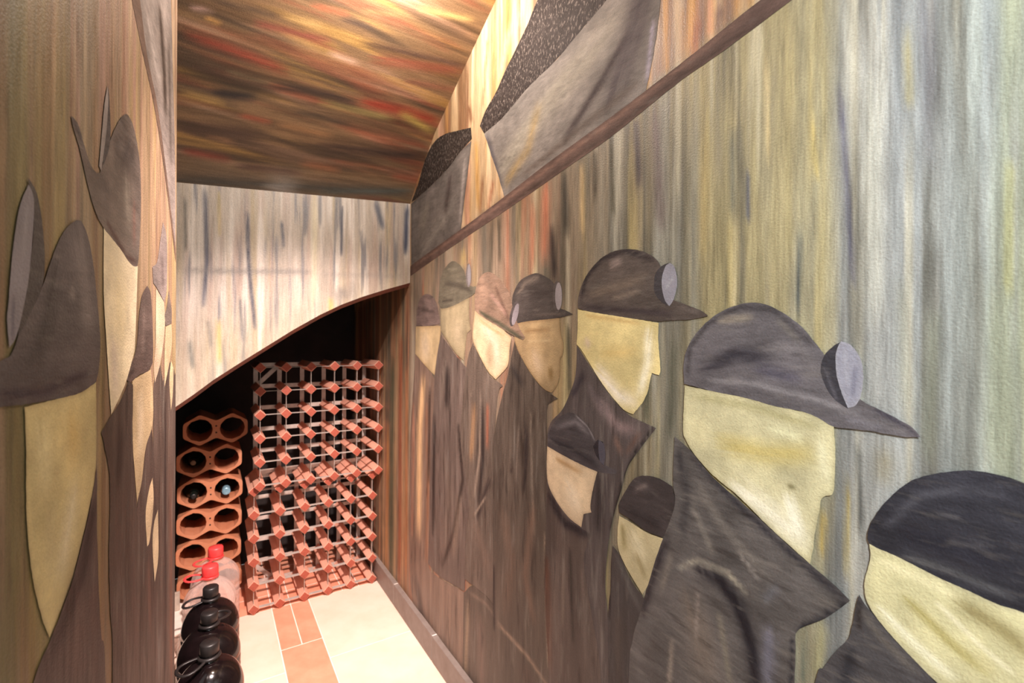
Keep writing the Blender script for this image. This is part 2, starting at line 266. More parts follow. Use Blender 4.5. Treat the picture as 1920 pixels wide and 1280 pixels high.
# ------------------------------------------------------------------ mural data: metres x 1000 in each wall's own plane
RIGHT_FIGURES = [
 ('painted_coal_cart', 'painted small grey coal cart next to the pale end wall', [
  ('cart_body', None, 'd', (118, 112, 108), [(-1803.9, 1649.1), (-1638.6, 1664.1), (-1465.8, 1682.3), (-1368.6, 1707.3), (-1287.8, 1716.2), (-1304.8, 1646.8), (-1322.1, 1587.7), (-1339.8, 1524), (-1357.8, 1450.5), (-1542.8, 1425.9), (-1799.9, 1386.7)], [('s', [(-1693.2, 1445.8), (-1414.2, 1558.8)], 44, (146, 141, 134), 0.6), ('s', [(-1435.9, 1652.1), (-1476.9, 1537.9)], 35.4, (81, 73, 71), 0.7), ('s', [(-1643, 1614.3), (-1694.1, 1506.2)], 53.2, (133, 127, 117), 0.6), ('e', 14, (88, 83, 79), 0.5), ('s', [(-1330.5, 1671.4), (-1365.8, 1479.2)], 19.5, (166, 158, 154), 0.6)]),
  ('coal_heap', None, 'k', (60, 53, 49), [(-1803.9, 1653.4), (-1729.8, 1706.8), (-1660.8, 1776.7), (-1581.1, 1812.1), (-1489.1, 1809), (-1369.5, 1779), (-1291.9, 1758.2), (-1284.4, 1721.4), (-1368.6, 1707.3), (-1465.8, 1682.3), (-1638.6, 1662.1)], [('e', 11.7, (41, 36, 32), 0.5)]),
 ]),
 ('painted_coal_cart', 'painted large grey coal cart heaped with coal above the beam', [
  ('cart_body', None, 'd', (125, 119, 114), [(-1207.5, 1709.4), (-1103.1, 1714.6), (-996.9, 1738.5), (-863.6, 1754), (-789.1, 1771.9), (-705.8, 1790.6), (-629.3, 1816.2), (-542.1, 1830.8), (-555.1, 1757.3), (-567.5, 1709.3), (-574.2, 1663.4), (-585.8, 1611.6), (-600.3, 1562.6), (-688.7, 1548.9), (-904.3, 1520.5), (-1089.6, 1491.4), (-1129.9, 1570.7), (-1172.4, 1645.2)], [('s', [(-1110, 1572.1), (-958.3, 1644.4), (-797.2, 1697.8), (-684.4, 1737.9)], 56.3, (154, 148, 134), 0.6), ('s', [(-832.7, 1560.3), (-713.7, 1636.2), (-641.7, 1693.7)], 17.9, (68, 60, 60), 0.75), ('s', [(-683.1, 1580.2), (-628.3, 1686.3), (-603.2, 1769.6)], 42.2, (76, 68, 72), 0.65), ('s', [(-1081.9, 1535.1), (-981, 1586.6), (-936.1, 1674.4)], 26.7, (158, 135, 95), 0.55), ('s', [(-583.9, 1681.1), (-596.7, 1582.2)], 9.2, (163, 155, 168), 0.7), ('s', [(-1004.4, 1526.9), (-778.5, 1563.7), (-627.5, 1586.5)], 15.8, (93, 83, 77), 0.6), ('s', [(-1188.4, 1694.8), (-1109.5, 1528.4)], 16.6, (85, 81, 85), 0.6), ('s', [(-780, 1735.1), (-714.5, 1733.4)], 27.8, (169, 161, 153), 0.5)]),
  ('coal_heap', None, 'k', (60, 53, 51), [(-1233.7, 1741), (-1198.7, 1772.3), (-1138.3, 1800.9), (-1093.3, 1834.2), (-1040.5, 1865.9), (-988.9, 1898.1), (-943.1, 1935.9), (-875.7, 1981.3), (-765.2, 1997.2), (-630.4, 1946.4), (-542.1, 1832.6), (-629.3, 1816.2), (-705.8, 1790.6), (-789.1, 1771.9), (-863.6, 1754), (-996.9, 1738.5), (-1103.1, 1714.6), (-1207.5, 1709.4)], [('e', 8.6, (44, 38, 37), 0.5)]),
 ]),
 ('painted_beam', 'painted brown sloping beam running above the row of miners', [
  ('beam_stripe', None, 'd', (100, 81, 74), [(-1806.1, 1402.3), (-1742.4, 1412.5), (-1224.1, 1478.3), (-904.4, 1525.5), (-688.7, 1552.1), (-533.6, 1574.9), (-416.6, 1596), (-387.4, 1600.6), (-294.5, 1615.7), (-217.9, 1628.3), (-180.8, 1589.8), (-259.3, 1587.7), (-343.4, 1574.1), (-384, 1567.3), (-452.3, 1556.2), (-533.4, 1545.8), (-688.4, 1513.1), (-822.7, 1494.2), (-1100.3, 1456.6), (-1449.6, 1412.9), (-1805.6, 1364.1)], [('s', [(-1742.2, 1400.1), (-1224, 1465.8), (-688.7, 1542.6), (-408.2, 1589.6)], 7.8, (135, 107, 95), 0.6), ('s', [(-384.1, 1571.1), (-533.4, 1553.1), (-688.5, 1521.5), (-1100.4, 1465.3)], 7.4, (73, 59, 53), 0.6)]),
 ]),
 ('painted_miner', 'painted miner with plain mauve cap, farthest from the big caps', [
  ('coat', 'brown painted coat', 'w', (131, 111, 97), [(-1748.4, 1054.8), (-1634.5, 1009), (-1569.8, 980.2), (-1550.4, 955.2), (-1568.3, 868.7), (-1590.5, 722.6), (-1601.3, 432), (-1609.5, 303.7), (-1565.1, 283.6), (-1321.5, 327.5), (-1325.4, 88.5), (-1313, 88.5), (-1762.3, 88.5), (-1800.6, 238), (-1801.3, 681.6), (-1774.9, 895.5)], [('s', [(-1664.9, 955.9), (-1699.9, 782), (-1705, 376.8)], 46.2, (236, 197, 147), 0.75), ('s', [(-1632.6, 870.6), (-1613.6, 602), (-1624.7, 307.4)], 25.5, (160, 115, 86), 0.7), ('s', [(-1603.2, 931.8), (-1613.6, 602)], 19.8, (71, 59, 52), 0.7), ('s', [(-1762.7, 855.2), (-1772.7, 353.3)], 23.1, (175, 127, 102), 0.7), ('s', [(-1675.2, 187.7), (-1480.3, 129.1), (-1394, -33.5)], 56.3, (134, 117, 105), 0.5), ('s', [(-1730, 184), (-1620.6, 17.5)], 47.6, (71, 62, 58), 0.6)]),
  ('face', None, 'b', (203, 181, 140), [(-1744.3, 1161.9), (-1621.4, 1161.1), (-1511.7, 1158.5), (-1511.4, 1132.8), (-1533.2, 1058.8), (-1560.3, 986.4), (-1634.6, 1011), (-1748.5, 1056.8)], [('s', [(-1662, 1124.4), (-1635, 1046.1)], 59.5, (219, 202, 173), 0.6), ('e', 9.2, (168, 142, 103), 0.5)]),
  ('cap', None, 'c', (119, 103, 97), [(-1739.3, 1202.8), (-1723.1, 1246.9), (-1690.7, 1271), (-1638.3, 1278.8), (-1578.5, 1264.5), (-1540.1, 1231.8), (-1521.2, 1188.2), (-1516.3, 1166), (-1621.4, 1161.1), (-1738.7, 1165.8)], [('s', [(-1690, 1224.8), (-1563.3, 1208.7)], 9.8, (82, 71, 67), 0.6), ('s', [(-1658.7, 1258.7), (-1597.7, 1246.8)], 12.1, (148, 127, 120), 0.5)]),
 ]),
 ('painted_miner', 'painted miner with an olive cap and thin sliver of lamp', [
  ('coat', 'dark brown painted coat', 'w', (107, 94, 86), [(-1506.8, 1129.1), (-1449.7, 1096.6), (-1380, 1057.9), (-1308, 1024), (-1322.1, 981.9), (-1346.6, 854), (-1337.8, 746.7), (-1288.8, 618.7), (-1309.1, 514.1), (-1314.2, 334.1), (-1504.8, 299.7), (-1609.5, 301.8), (-1601.3, 432), (-1590.5, 722.6), (-1568.3, 868.7), (-1560.1, 973.3), (-1537.8, 1058.6)], [('s', [(-1474.9, 1051.4), (-1499.1, 886.4), (-1462.7, 783.3), (-1405.8, 897.4), (-1423.7, 1018)], 26.3, (132, 120, 108), 0.6), ('s', [(-1448.7, 1016.7), (-1455.6, 891.5)], 29.5, (48, 43, 41), 0.7), ('s', [(-1488.3, 742.5), (-1422.4, 597.5), (-1462.4, 425.1)], 43.5, (122, 107, 95), 0.5), ('s', [(-1365.5, 834.3), (-1333.1, 672.6), (-1400.6, 482.4), (-1483.1, 345.1)], 16.5, (50, 43, 39), 0.7), ('s', [(-1355.1, 616.4), (-1399.7, 413.4)], 28.5, (141, 123, 106), 0.5), ('s', [(-1558.3, 841.7), (-1567, 424.7)], 18.9, (45, 40, 38), 0.7)]),
  ('face', None, 'b', (165, 152, 121), [(-1512.5, 1217.3), (-1410, 1222.2), (-1292.8, 1241.3), (-1295.7, 1187.7), (-1284.5, 1141.9), (-1309.3, 1130.8), (-1330.3, 1046.1), (-1388, 1068), (-1449.8, 1105.5), (-1507, 1141.9)], [('s', [(-1369.8, 1173.9), (-1376.7, 1105.8)], 46.6, (198, 182, 151), 0.6), ('e', 7.7, (128, 115, 88), 0.5)]),
  ('cap', None, 'c', (107, 102, 87), [(-1531, 1240.5), (-1518.2, 1304.2), (-1487.5, 1346.4), (-1424, 1368.5), (-1372, 1354.5), (-1333.7, 1327.7), (-1307.7, 1291.7), (-1282.6, 1274.5), (-1255, 1270.3), (-1228.2, 1261.5), (-1261.5, 1250.2), (-1314.3, 1238), (-1410, 1222.2), (-1494.6, 1218.2)], [('s', [(-1473.8, 1303.4), (-1371.1, 1284.6), (-1278.9, 1259.6)], 14, (72, 67, 59), 0.7), ('s', [(-1452.9, 1345.8), (-1379.6, 1336.7)], 10.4, (139, 134, 115), 0.5), ('s', [(-1494.9, 1241.8), (-1410.2, 1241.4)], 9, (69, 64, 56), 0.6)]),
  ('lamp_rim', None, 'c', (118, 111, 109), [(-1283, 1306.9), (-1284.5, 1291.6), (-1289.3, 1279.7), (-1296.3, 1273.5), (-1304.3, 1274.2), (-1311.6, 1281.9), (-1316.8, 1295), (-1318.8, 1311), (-1317.2, 1326.6), (-1312.3, 1338.5), (-1305.1, 1344.6), (-1297.1, 1343.5), (-1289.9, 1335.6), (-1284.9, 1322.6)], []),
  ('lamp_glass', None, 'g', (146, 142, 144), [(-1285.8, 1308.9), (-1286.7, 1294.9), (-1289.7, 1283.9), (-1294.2, 1278.1), (-1299.3, 1278.6), (-1304, 1285.3), (-1307.3, 1297.1), (-1308.6, 1311.5), (-1307.6, 1325.6), (-1304.6, 1336.6), (-1300.1, 1342.4), (-1295, 1341.7), (-1290.4, 1334.8), (-1287.1, 1323.1)], []),
 ]),
 ('painted_miner', 'painted miner with a dark cap and tan face beside the rust cap', [
  ('coat', 'very dark brown painted coat', 'w', (89, 79, 70), [(-1035.2, 1111.5), (-1022.2, 1084.1), (-975.4, 1038.6), (-925.1, 1002.9), (-882.5, 987.9), (-852.3, 978.7), (-878.2, 967.3), (-894.6, 945.5), (-891.3, 827.4), (-891.8, 658.8), (-894.8, 532.7), (-885.3, 412.6), (-876.2, 331), (-864.9, 88.5), (-1313, 88.5), (-1325.4, 88.5), (-1321.5, 327.5), (-1251.3, 378.3), (-1140.2, 379.6), (-1141.7, 512.7), (-1147.1, 734.3), (-1139.5, 847.4), (-1103.2, 947.7), (-1070.9, 1015), (-1050.3, 1072.3)], [('s', [(-1086.9, 734.5), (-1080.3, 878.9), (-1036.2, 962), (-986.7, 976.5), (-960.3, 923.9), (-954.1, 767.9), (-943.8, 640.8)], 6.9, (139, 126, 112), 0.65), ('s', [(-1052.3, 771.2), (-1032.9, 900.1), (-998.4, 943), (-978.4, 868.2), (-986.6, 733)], 13.6, (45, 39, 38), 0.75), ('s', [(-1017.6, 888.7), (-1026.3, 749.8)], 9.9, (126, 113, 102), 0.6), ('s', [(-924.2, 916.1), (-913.4, 702.1)], 13.2, (114, 103, 92), 0.5), ('s', [(-1100, 658.9), (-1044.6, 536.1), (-1069.5, 384.5)], 40.5, (115, 94, 80), 0.5), ('s', [(-948.9, 704.1), (-982, 520.8), (-946.2, 431.9)], 25.8, (124, 98, 82), 0.55), ('s', [(-1110.6, 335.2), (-968.3, 328.3), (-880.1, 303.9)], 10.2, (166, 142, 121), 0.6), ('s', [(-900.2, 655.9), (-884.7, 350.8)], 6.4, (182, 158, 134), 0.5), ('s', [(-1138.4, 484.3), (-1133.5, 308.8)], 8.9, (36, 30, 31), 0.8), ('s', [(-1049.9, 1037.4), (-999, 999.6)], 19.7, (49, 45, 44), 0.6), ('s', [(-1285.5, 343.7), (-1185.7, 358.2), (-1139.9, 350.1)], 9.3, (150, 129, 113), 0.5), ('s', [(-1217, 296.7), (-1198.6, 105.5)], 40.4, (125, 104, 93), 0.5), ('s', [(-1292.2, 308.1), (-1311, 68.5)], 20.6, (163, 142, 116), 0.55), ('s', [(-991.7, 288.2), (-944.5, 263.8)], 51.9, (85, 69, 62), 0.5)]),
  ('face', None, 'b', (171, 147, 109), [(-1028, 1154.1), (-976.6, 1158), (-909.3, 1159.7), (-850.1, 1161.2), (-844, 1126.2), (-834.1, 1099.8), (-837.8, 1078.3), (-845.4, 1067.2), (-847, 1033.5), (-856.5, 1008.6), (-876.4, 989.7), (-903.5, 994.7), (-940.7, 1014.6), (-987.4, 1051.3), (-1024.8, 1090.9), (-1037.8, 1118.4)], [('s', [(-952.7, 1081.6), (-918.8, 1031.5)], 36.4, (198, 176, 146), 0.6), ('s', [(-883.1, 1046), (-878.7, 1021.6)], 14.3, (121, 97, 59), 0.6), ('s', [(-988.3, 1134.3), (-888.1, 1135.3)], 9, (138, 110, 74), 0.5), ('s', [(-976.1, 1107.6), (-877.5, 1110.5)], 5.1, (198, 176, 136), 0.5), ('e', 4.9, (134, 108, 76), 0.5)]),
  ('cap', None, 'c', (71, 65, 62), [(-1049.2, 1219), (-1039.1, 1239), (-1014, 1261.4), (-977.8, 1270.9), (-938.8, 1273), (-899.7, 1259.6), (-874.8, 1244.6), (-860.6, 1229.8), (-850.3, 1183), (-825.4, 1176.9), (-801.4, 1167.5), (-848.2, 1162.4), (-909.3, 1159.7), (-976.6, 1158), (-1028, 1154.1), (-1046.2, 1176.9)], [('s', [(-1026.2, 1224.2), (-989.5, 1254.8), (-932, 1261.9)], 12.2, (120, 109, 99), 0.7), ('s', [(-977.3, 1227.1), (-878.6, 1219.1)], 17.8, (54, 48, 47), 0.5), ('s', [(-953.6, 1172.9), (-829.1, 1169.9)], 5, (102, 91, 84), 0.5)]),
  ('lamp_rim', None, 'c', (83, 76, 73), [(-842.8, 1208.9), (-844.2, 1193.4), (-848.4, 1181.1), (-854.6, 1174.4), (-861.6, 1174.8), (-868.1, 1182.2), (-872.7, 1195.2), (-874.4, 1211.3), (-873, 1227.2), (-868.6, 1239.6), (-862.3, 1246.1), (-855.3, 1245.3), (-848.9, 1237.7), (-844.5, 1224.7)], []),
  ('lamp_glass', None, 'g', (140, 133, 134), [(-840.1, 1209.9), (-841.2, 1196.5), (-844.5, 1185.9), (-849.5, 1180.1), (-855.1, 1180.4), (-860.2, 1186.8), (-863.8, 1198), (-865.2, 1211.9), (-864.1, 1225.5), (-860.6, 1236.2), (-855.6, 1241.9), (-850, 1241.3), (-845, 1234.7), (-841.5, 1223.6)], []),
 ]),
 ('painted_miner', 'painted miner with a rust brown cap tilted down over the face', [
  ('coat', 'dark brown painted coat with rust streaks', 'w', (104, 92, 82), [(-1270.1, 1101.5), (-1225.8, 1058), (-1162.2, 1009), (-1126.5, 998.1), (-1095.2, 988.9), (-1117.6, 968.1), (-1131.3, 900.4), (-1147.8, 793.8), (-1147.1, 734.3), (-1141.7, 512.7), (-1140.2, 379.6), (-1201.8, 381.5), (-1314.7, 371.8), (-1309.1, 514.1), (-1288.8, 618.7), (-1337.8, 746.7), (-1346.6, 854), (-1322.1, 981.9), (-1301.2, 1057.1)], [('s', [(-1278.7, 944.8), (-1248.5, 1003.3), (-1218.4, 981.9), (-1222.6, 778.5), (-1254.4, 644.6)], 9.9, (151, 134, 118), 0.7), ('s', [(-1257.6, 915), (-1276.3, 751.4)], 23.5, (172, 132, 93), 0.6), ('s', [(-1176.6, 924.6), (-1178.3, 802.8)], 15.4, (164, 102, 79), 0.6), ('s', [(-1211.2, 920.5), (-1203, 767.1), (-1227.5, 636.5)], 16.1, (42, 37, 36), 0.7), ('s', [(-1165, 714.9), (-1236.9, 586.5)], 14.7, (51, 44, 43), 0.7), ('s', [(-1253.5, 565.3), (-1155.9, 447.2)], 33.6, (125, 105, 92), 0.5), ('s', [(-1182.9, 664.6), (-1253.7, 589.1)], 6.1, (176, 156, 135), 0.6)]),
  ('face', None, 'b', (204, 183, 148), [(-1257.5, 1198.8), (-1227.3, 1184.8), (-1179.3, 1167.5), (-1105.3, 1143.3), (-1050.8, 1118.4), (-1061, 1086.1), (-1065.9, 1050.7), (-1081.9, 1032.9), (-1132.4, 1002.1), (-1177.7, 1023.2), (-1225.9, 1064.3), (-1266.7, 1106.3), (-1270.5, 1138.4)], [('s', [(-1210.7, 1153.1), (-1133.6, 1106.9), (-1118.3, 1033.8)], 32.2, (222, 209, 184), 0.6), ('e', 6.4, (169, 146, 109), 0.5), ('s', [(-1227.1, 1169.1), (-1091.1, 1121.4)], 8.5, (180, 154, 109), 0.5)]),
  ('cap', None, 'c', (142, 118, 100), [(-1257.5, 1200.4), (-1258.1, 1246.7), (-1241.6, 1280.1), (-1212.4, 1300.5), (-1174.7, 1303.7), (-1129.7, 1288), (-1087.1, 1257.5), (-1059.8, 1229.6), (-1041.1, 1183.7), (-1012.8, 1141.5), (-988.1, 1118.2), (-997.7, 1111.5), (-1037.8, 1121.2), (-1105.3, 1143.3), (-1179.3, 1167.5), (-1227.3, 1184.8)], [('s', [(-1227.4, 1192.6), (-1105.4, 1153.4), (-1000.2, 1114.2)], 9.9, (80, 78, 63), 0.8), ('s', [(-1135.2, 1254.7), (-1092, 1200.5), (-1064.4, 1163.6)], 11.4, (99, 77, 66), 0.6), ('s', [(-1196.2, 1275.6), (-1189.3, 1229)], 37, (165, 138, 118), 0.6), ('s', [(-1164.8, 1242.3), (-1078, 1178.3)], 9.7, (181, 145, 132), 0.5)]),
  ('lamp_rim', None, 'c', (83, 76, 75), [(-1019.8, 1176.2), (-1027.4, 1162.8), (-1037.3, 1152.5), (-1047.5, 1147.5), (-1056, 1148.7), (-1061.1, 1156.1), (-1061.6, 1168.3), (-1057.5, 1182.6), (-1049.6, 1196.2), (-1039.6, 1206.2), (-1029.5, 1210.9), (-1021.2, 1209.3), (-1016.4, 1201.9), (-1015.9, 1190.1)], []),
  ('lamp_glass', None, 'g', (141, 134, 138), [(-1020.9, 1175.7), (-1027.2, 1163.9), (-1034.7, 1154.7), (-1042, 1150.1), (-1047.7, 1150.9), (-1050.5, 1157.1), (-1049.8, 1167.5), (-1045.9, 1179.9), (-1039.4, 1191.8), (-1031.9, 1200.7), (-1024.6, 1205.1), (-1019.2, 1204.1), (-1016.5, 1197.9), (-1017.1, 1187.8)], []),
 ]),
 ('painted_miner', 'painted miner with a high brown cap, round lamp and yellow face', [
  ('coat', 'dark plum painted coat with wide pointed collar', 'w', (91, 82, 80), [(-786.5, 1099.2), (-770.8, 1083.6), (-732.2, 1044), (-679.7, 997), (-640, 973), (-617.3, 966.1), (-571.1, 956.7), (-592.8, 931.1), (-618, 899.9), (-639.1, 869.4), (-652.6, 829.5), (-670.6, 780.1), (-684.8, 728.5), (-693.3, 672.6), (-695.8, 619.5), (-687.8, 560.8), (-679.4, 439.4), (-661.1, 88.5), (-864.9, 88.5), (-876.2, 331), (-894.8, 532.7), (-891.3, 827.4), (-885.9, 909.3), (-834.7, 957.9), (-800, 1014.4), (-789.6, 1047.4)], [('s', [(-723.8, 989.1), (-663.4, 944.1), (-615.8, 943.7)], 21.6, (150, 129, 127), 0.6), ('s', [(-756.6, 1019), (-692.7, 960.7)], 14.4, (107, 96, 97), 0.5), ('s', [(-578.3, 954.6), (-622, 901.1), (-651.3, 839.1), (-682, 742.1)], 5.9, (32, 29, 29), 0.85), ('s', [(-609.3, 940.9), (-642.1, 897)], 8.7, (105, 81, 72), 0.6), ('s', [(-799.8, 992.4), (-765.3, 1040.9)], 15, (51, 45, 51), 0.6), ('s', [(-670.3, 922.3), (-655.9, 894.2)], 11.7, (135, 104, 92), 0.5), ('s', [(-706.8, 830.2), (-721.5, 728.7)], 23.7, (60, 54, 55), 0.6), ('s', [(-708.9, 711.5), (-710.2, 506.6)], 15.4, (95, 86, 82), 0.6)]),
  ('face', None, 'b', (224, 206, 146), [(-785.5, 1177.1), (-746.3, 1170.6), (-681, 1160.1), (-618.7, 1150.6), (-566.6, 1142.2), (-567.6, 1115), (-565, 1085.9), (-562.5, 1059.9), (-564.8, 1050.4), (-581.5, 1053.1), (-586.2, 1036.6), (-591, 1017.9), (-603.4, 997.3), (-625.2, 974), (-648.2, 979), (-679.7, 1000.1), (-714.7, 1030), (-745.4, 1062), (-770.8, 1089.2), (-788.3, 1102.6), (-785.1, 1138.2)], [('s', [(-588.2, 1128.4), (-590.2, 1070.8), (-609.9, 1011.3)], 17.2, (252, 244, 212), 0.75), ('s', [(-724.3, 1054.3), (-663.9, 1005.9), (-622.7, 995.1)], 23.6, (243, 232, 209), 0.75), ('s', [(-709, 1087.3), (-623.5, 1089.3)], 20.6, (222, 194, 127), 0.5), ('s', [(-757.9, 1162.2), (-610.9, 1142.5)], 7.3, (206, 176, 116), 0.6), ('s', [(-760.8, 1114.1), (-747.3, 1097.5)], 14.8, (209, 189, 166), 0.6)]),
  ('cap', None, 'c', (85, 76, 71), [(-785.5, 1182.9), (-784, 1202.2), (-772.1, 1229.7), (-748.7, 1255.1), (-716.8, 1275), (-682.1, 1284.8), (-646.6, 1284.3), (-613.3, 1277), (-584.3, 1262.9), (-567.4, 1248.2), (-555.6, 1220.6), (-545.1, 1186.5), (-508.2, 1170.4), (-481.8, 1159.4), (-468.2, 1150.3), (-498.7, 1146.3), (-531.5, 1145.7), (-570.2, 1145.1), (-618.7, 1150.6), (-681, 1160.1), (-746.3, 1170.6), (-783.7, 1179.3)], [('s', [(-775.2, 1199.3), (-758.6, 1242.9), (-710.6, 1276.3), (-645.2, 1281), (-580.6, 1256.6)], 9.9, (46, 40, 42), 0.8), ('s', [(-687.7, 1256.2), (-658.9, 1264.8)], 14, (148, 131, 124), 0.65), ('s', [(-741.7, 1205.7), (-680, 1213.4), (-598.9, 1225.4)], 17.8, (119, 105, 93), 0.6), ('s', [(-679.8, 1192.5), (-611.4, 1202.2)], 8.4, (137, 122, 108), 0.5), ('s', [(-775.1, 1182.3), (-637.5, 1167.3), (-539.3, 1156.9)], 9.6, (60, 52, 54), 0.7), ('s', [(-528.4, 1168.1), (-486.7, 1156.2)], 6.1, (103, 93, 88), 0.6)]),
  ('lamp_rim', None, 'c', (61, 58, 61), [(-577.9, 1210.7), (-574.4, 1229.3), (-561.5, 1240.9), (-546.7, 1244.4), (-539.8, 1218.9), (-548.4, 1170.2), (-563.4, 1180.4), (-575.3, 1194.4)], []),
  ('lamp_glass', None, 'g', (138, 136, 145), [(-543.3, 1244), (-534.4, 1237.3), (-528.7, 1218.6), (-528.6, 1201.4), (-535, 1181.2), (-543.9, 1169.9), (-554.2, 1182.5), (-560.1, 1206.2), (-559.1, 1224.7), (-552.3, 1239.7)], [('s', [(-550.9, 1201.7), (-535.3, 1218.4)], 4.4, (166, 165, 170), 0.6)]),
 ]),
 ('painted_miner', 'painted short miner standing in front of the plum coat, tilted cap with small lamp', [
  ('coat', 'dark painted coat', 'w', (94, 82, 76), [(-890.8, 772.7), (-854, 741), (-810.1, 717.6), (-769.2, 712.7), (-735.8, 710.7), (-753.6, 679.9), (-760, 637.2), (-736, 547.8), (-706.4, 422.8), (-694.7, 88.5), (-864.9, 88.5), (-880.3, 328.5), (-899, 530.8), (-893.9, 658.1)], [('s', [(-884.3, 748.3), (-824.8, 705.7), (-745.6, 706.2)], 19, (38, 35, 40), 0.8), ('s', [(-862.8, 620), (-857, 427.8)], 16.1, (114, 100, 92), 0.6), ('s', [(-805.8, 653.6), (-795, 461.1)], 9.2, (53, 48, 45), 0.7), ('s', [(-827.8, 621.6), (-830.2, 466)], 7.5, (137, 122, 109), 0.5), ('s', [(-891.2, 596.6), (-880.6, 353.2)], 21.1, (101, 66, 51), 0.6), ('s', [(-766.7, 623.2), (-751.4, 428.7)], 12.2, (109, 96, 89), 0.6)]),
  ('face', None, 'b', (219, 194, 159), [(-891.7, 863.5), (-835.7, 855.1), (-768.7, 847.4), (-720.9, 844), (-730.3, 816.6), (-738.1, 789.3), (-741.2, 766.3), (-737.8, 756.3), (-762.6, 745.2), (-769.2, 714.9), (-810.1, 722.3), (-854.1, 744.6), (-886.7, 776.2), (-893.3, 819.5)], [('s', [(-855, 841.4), (-771.9, 830.8)], 10.6, (191, 154, 110), 0.6), ('s', [(-825.6, 788.4), (-779.9, 754.7)], 35, (243, 225, 197), 0.6), ('e', 4.4, (169, 144, 116), 0.4)]),
  ('cap', None, 'c', (76, 71, 73), [(-889.7, 873.9), (-887.8, 894.1), (-861.7, 926.5), (-828.9, 946.7), (-799.5, 953), (-764.4, 940.7), (-742.5, 925.1), (-729.5, 909.8), (-713.4, 882.4), (-700.9, 862.6), (-662.7, 858.8), (-675.5, 850.5), (-716.2, 845.1), (-768.7, 847.4), (-835.7, 855.1), (-887.5, 864.3)], [('s', [(-855.7, 914.1), (-790.4, 935.8), (-747.4, 917.7)], 10.5, (119, 112, 114), 0.65), ('s', [(-875.3, 878.9), (-789.8, 872.6), (-722.6, 856.6)], 12.8, (47, 45, 49), 0.7), ('s', [(-790.5, 949.6), (-749.2, 930.7), (-729.4, 906.5)], 4.2, (143, 135, 135), 0.6)]),
  ('lamp_rim', None, 'c', (50, 46, 51), [(-734.1, 893.6), (-721.5, 909), (-704.4, 907.8), (-702.6, 874), (-705.5, 861.5), (-726, 877.7)], []),
  ('lamp_glass', None, 'g', (89, 86, 96), [(-716.8, 909.8), (-701.3, 904.1), (-698.1, 880.2), (-702.5, 862.2), (-713.3, 866.3), (-718.2, 890.1)], []),
 ]),
 ('painted_miner', 'painted miner with plain round dark cap and no lamp, tucked behind the large coat', [
  ('coat', 'black painted coat', 'w', (74, 69, 68), [(-675.8, 710.8), (-655.7, 697.7), (-629.4, 664.9), (-599.3, 646.7), (-579.4, 634), (-587.5, 572.5), (-593.1, 492.3), (-582.3, 88.5), (-682.8, 88.5), (-686.8, 434.9), (-687.8, 560.8), (-681, 626.1), (-679.9, 674.7)], [('s', [(-667, 695.4), (-633.3, 648.2), (-606.8, 620.8)], 12.6, (100, 97, 93), 0.5), ('s', [(-660.4, 584.8), (-659.3, 451.7)], 17, (80, 72, 67), 0.6), ('s', [(-681.4, 679.4), (-683.4, 563)], 4.4, (30, 27, 30), 0.8)]),
  ('face', None, 'b', (193, 179, 140), [(-659.1, 774.4), (-630.2, 771.5), (-591.5, 765.8), (-553.3, 767.9), (-563.5, 739.9), (-579.9, 687.1), (-599.4, 649.6), (-620.1, 665.9), (-647.3, 690.8), (-661.5, 713), (-663.1, 742.2)], [('s', [(-627.4, 750.5), (-594.8, 713.5)], 22.9, (230, 217, 180), 0.6), ('s', [(-614, 715.8), (-594.6, 684.6)], 11.5, (151, 136, 98), 0.6), ('s', [(-650.6, 757.7), (-644.7, 714.1)], 11.5, (152, 138, 96), 0.6)]),
  ('cap', None, 'c', (65, 59, 59), [(-659.2, 780.6), (-659.3, 798), (-642.9, 826), (-621.6, 854.6), (-596, 866.7), (-564.5, 869.7), (-534.9, 863.4), (-528, 830.1), (-538.8, 794.9), (-555.6, 768.9), (-595.3, 768.4), (-630.3, 776.5)], [('s', [(-618.8, 834.5), (-589.7, 852)], 8.2, (122, 109, 104), 0.6), ('s', [(-641.2, 791.2), (-559.2, 788.1)], 14.9, (45, 41, 43), 0.6)]),
 ]),
 ('painted_miner', 'painted largest miner with grey cap, big lamp and pale yellow face', [
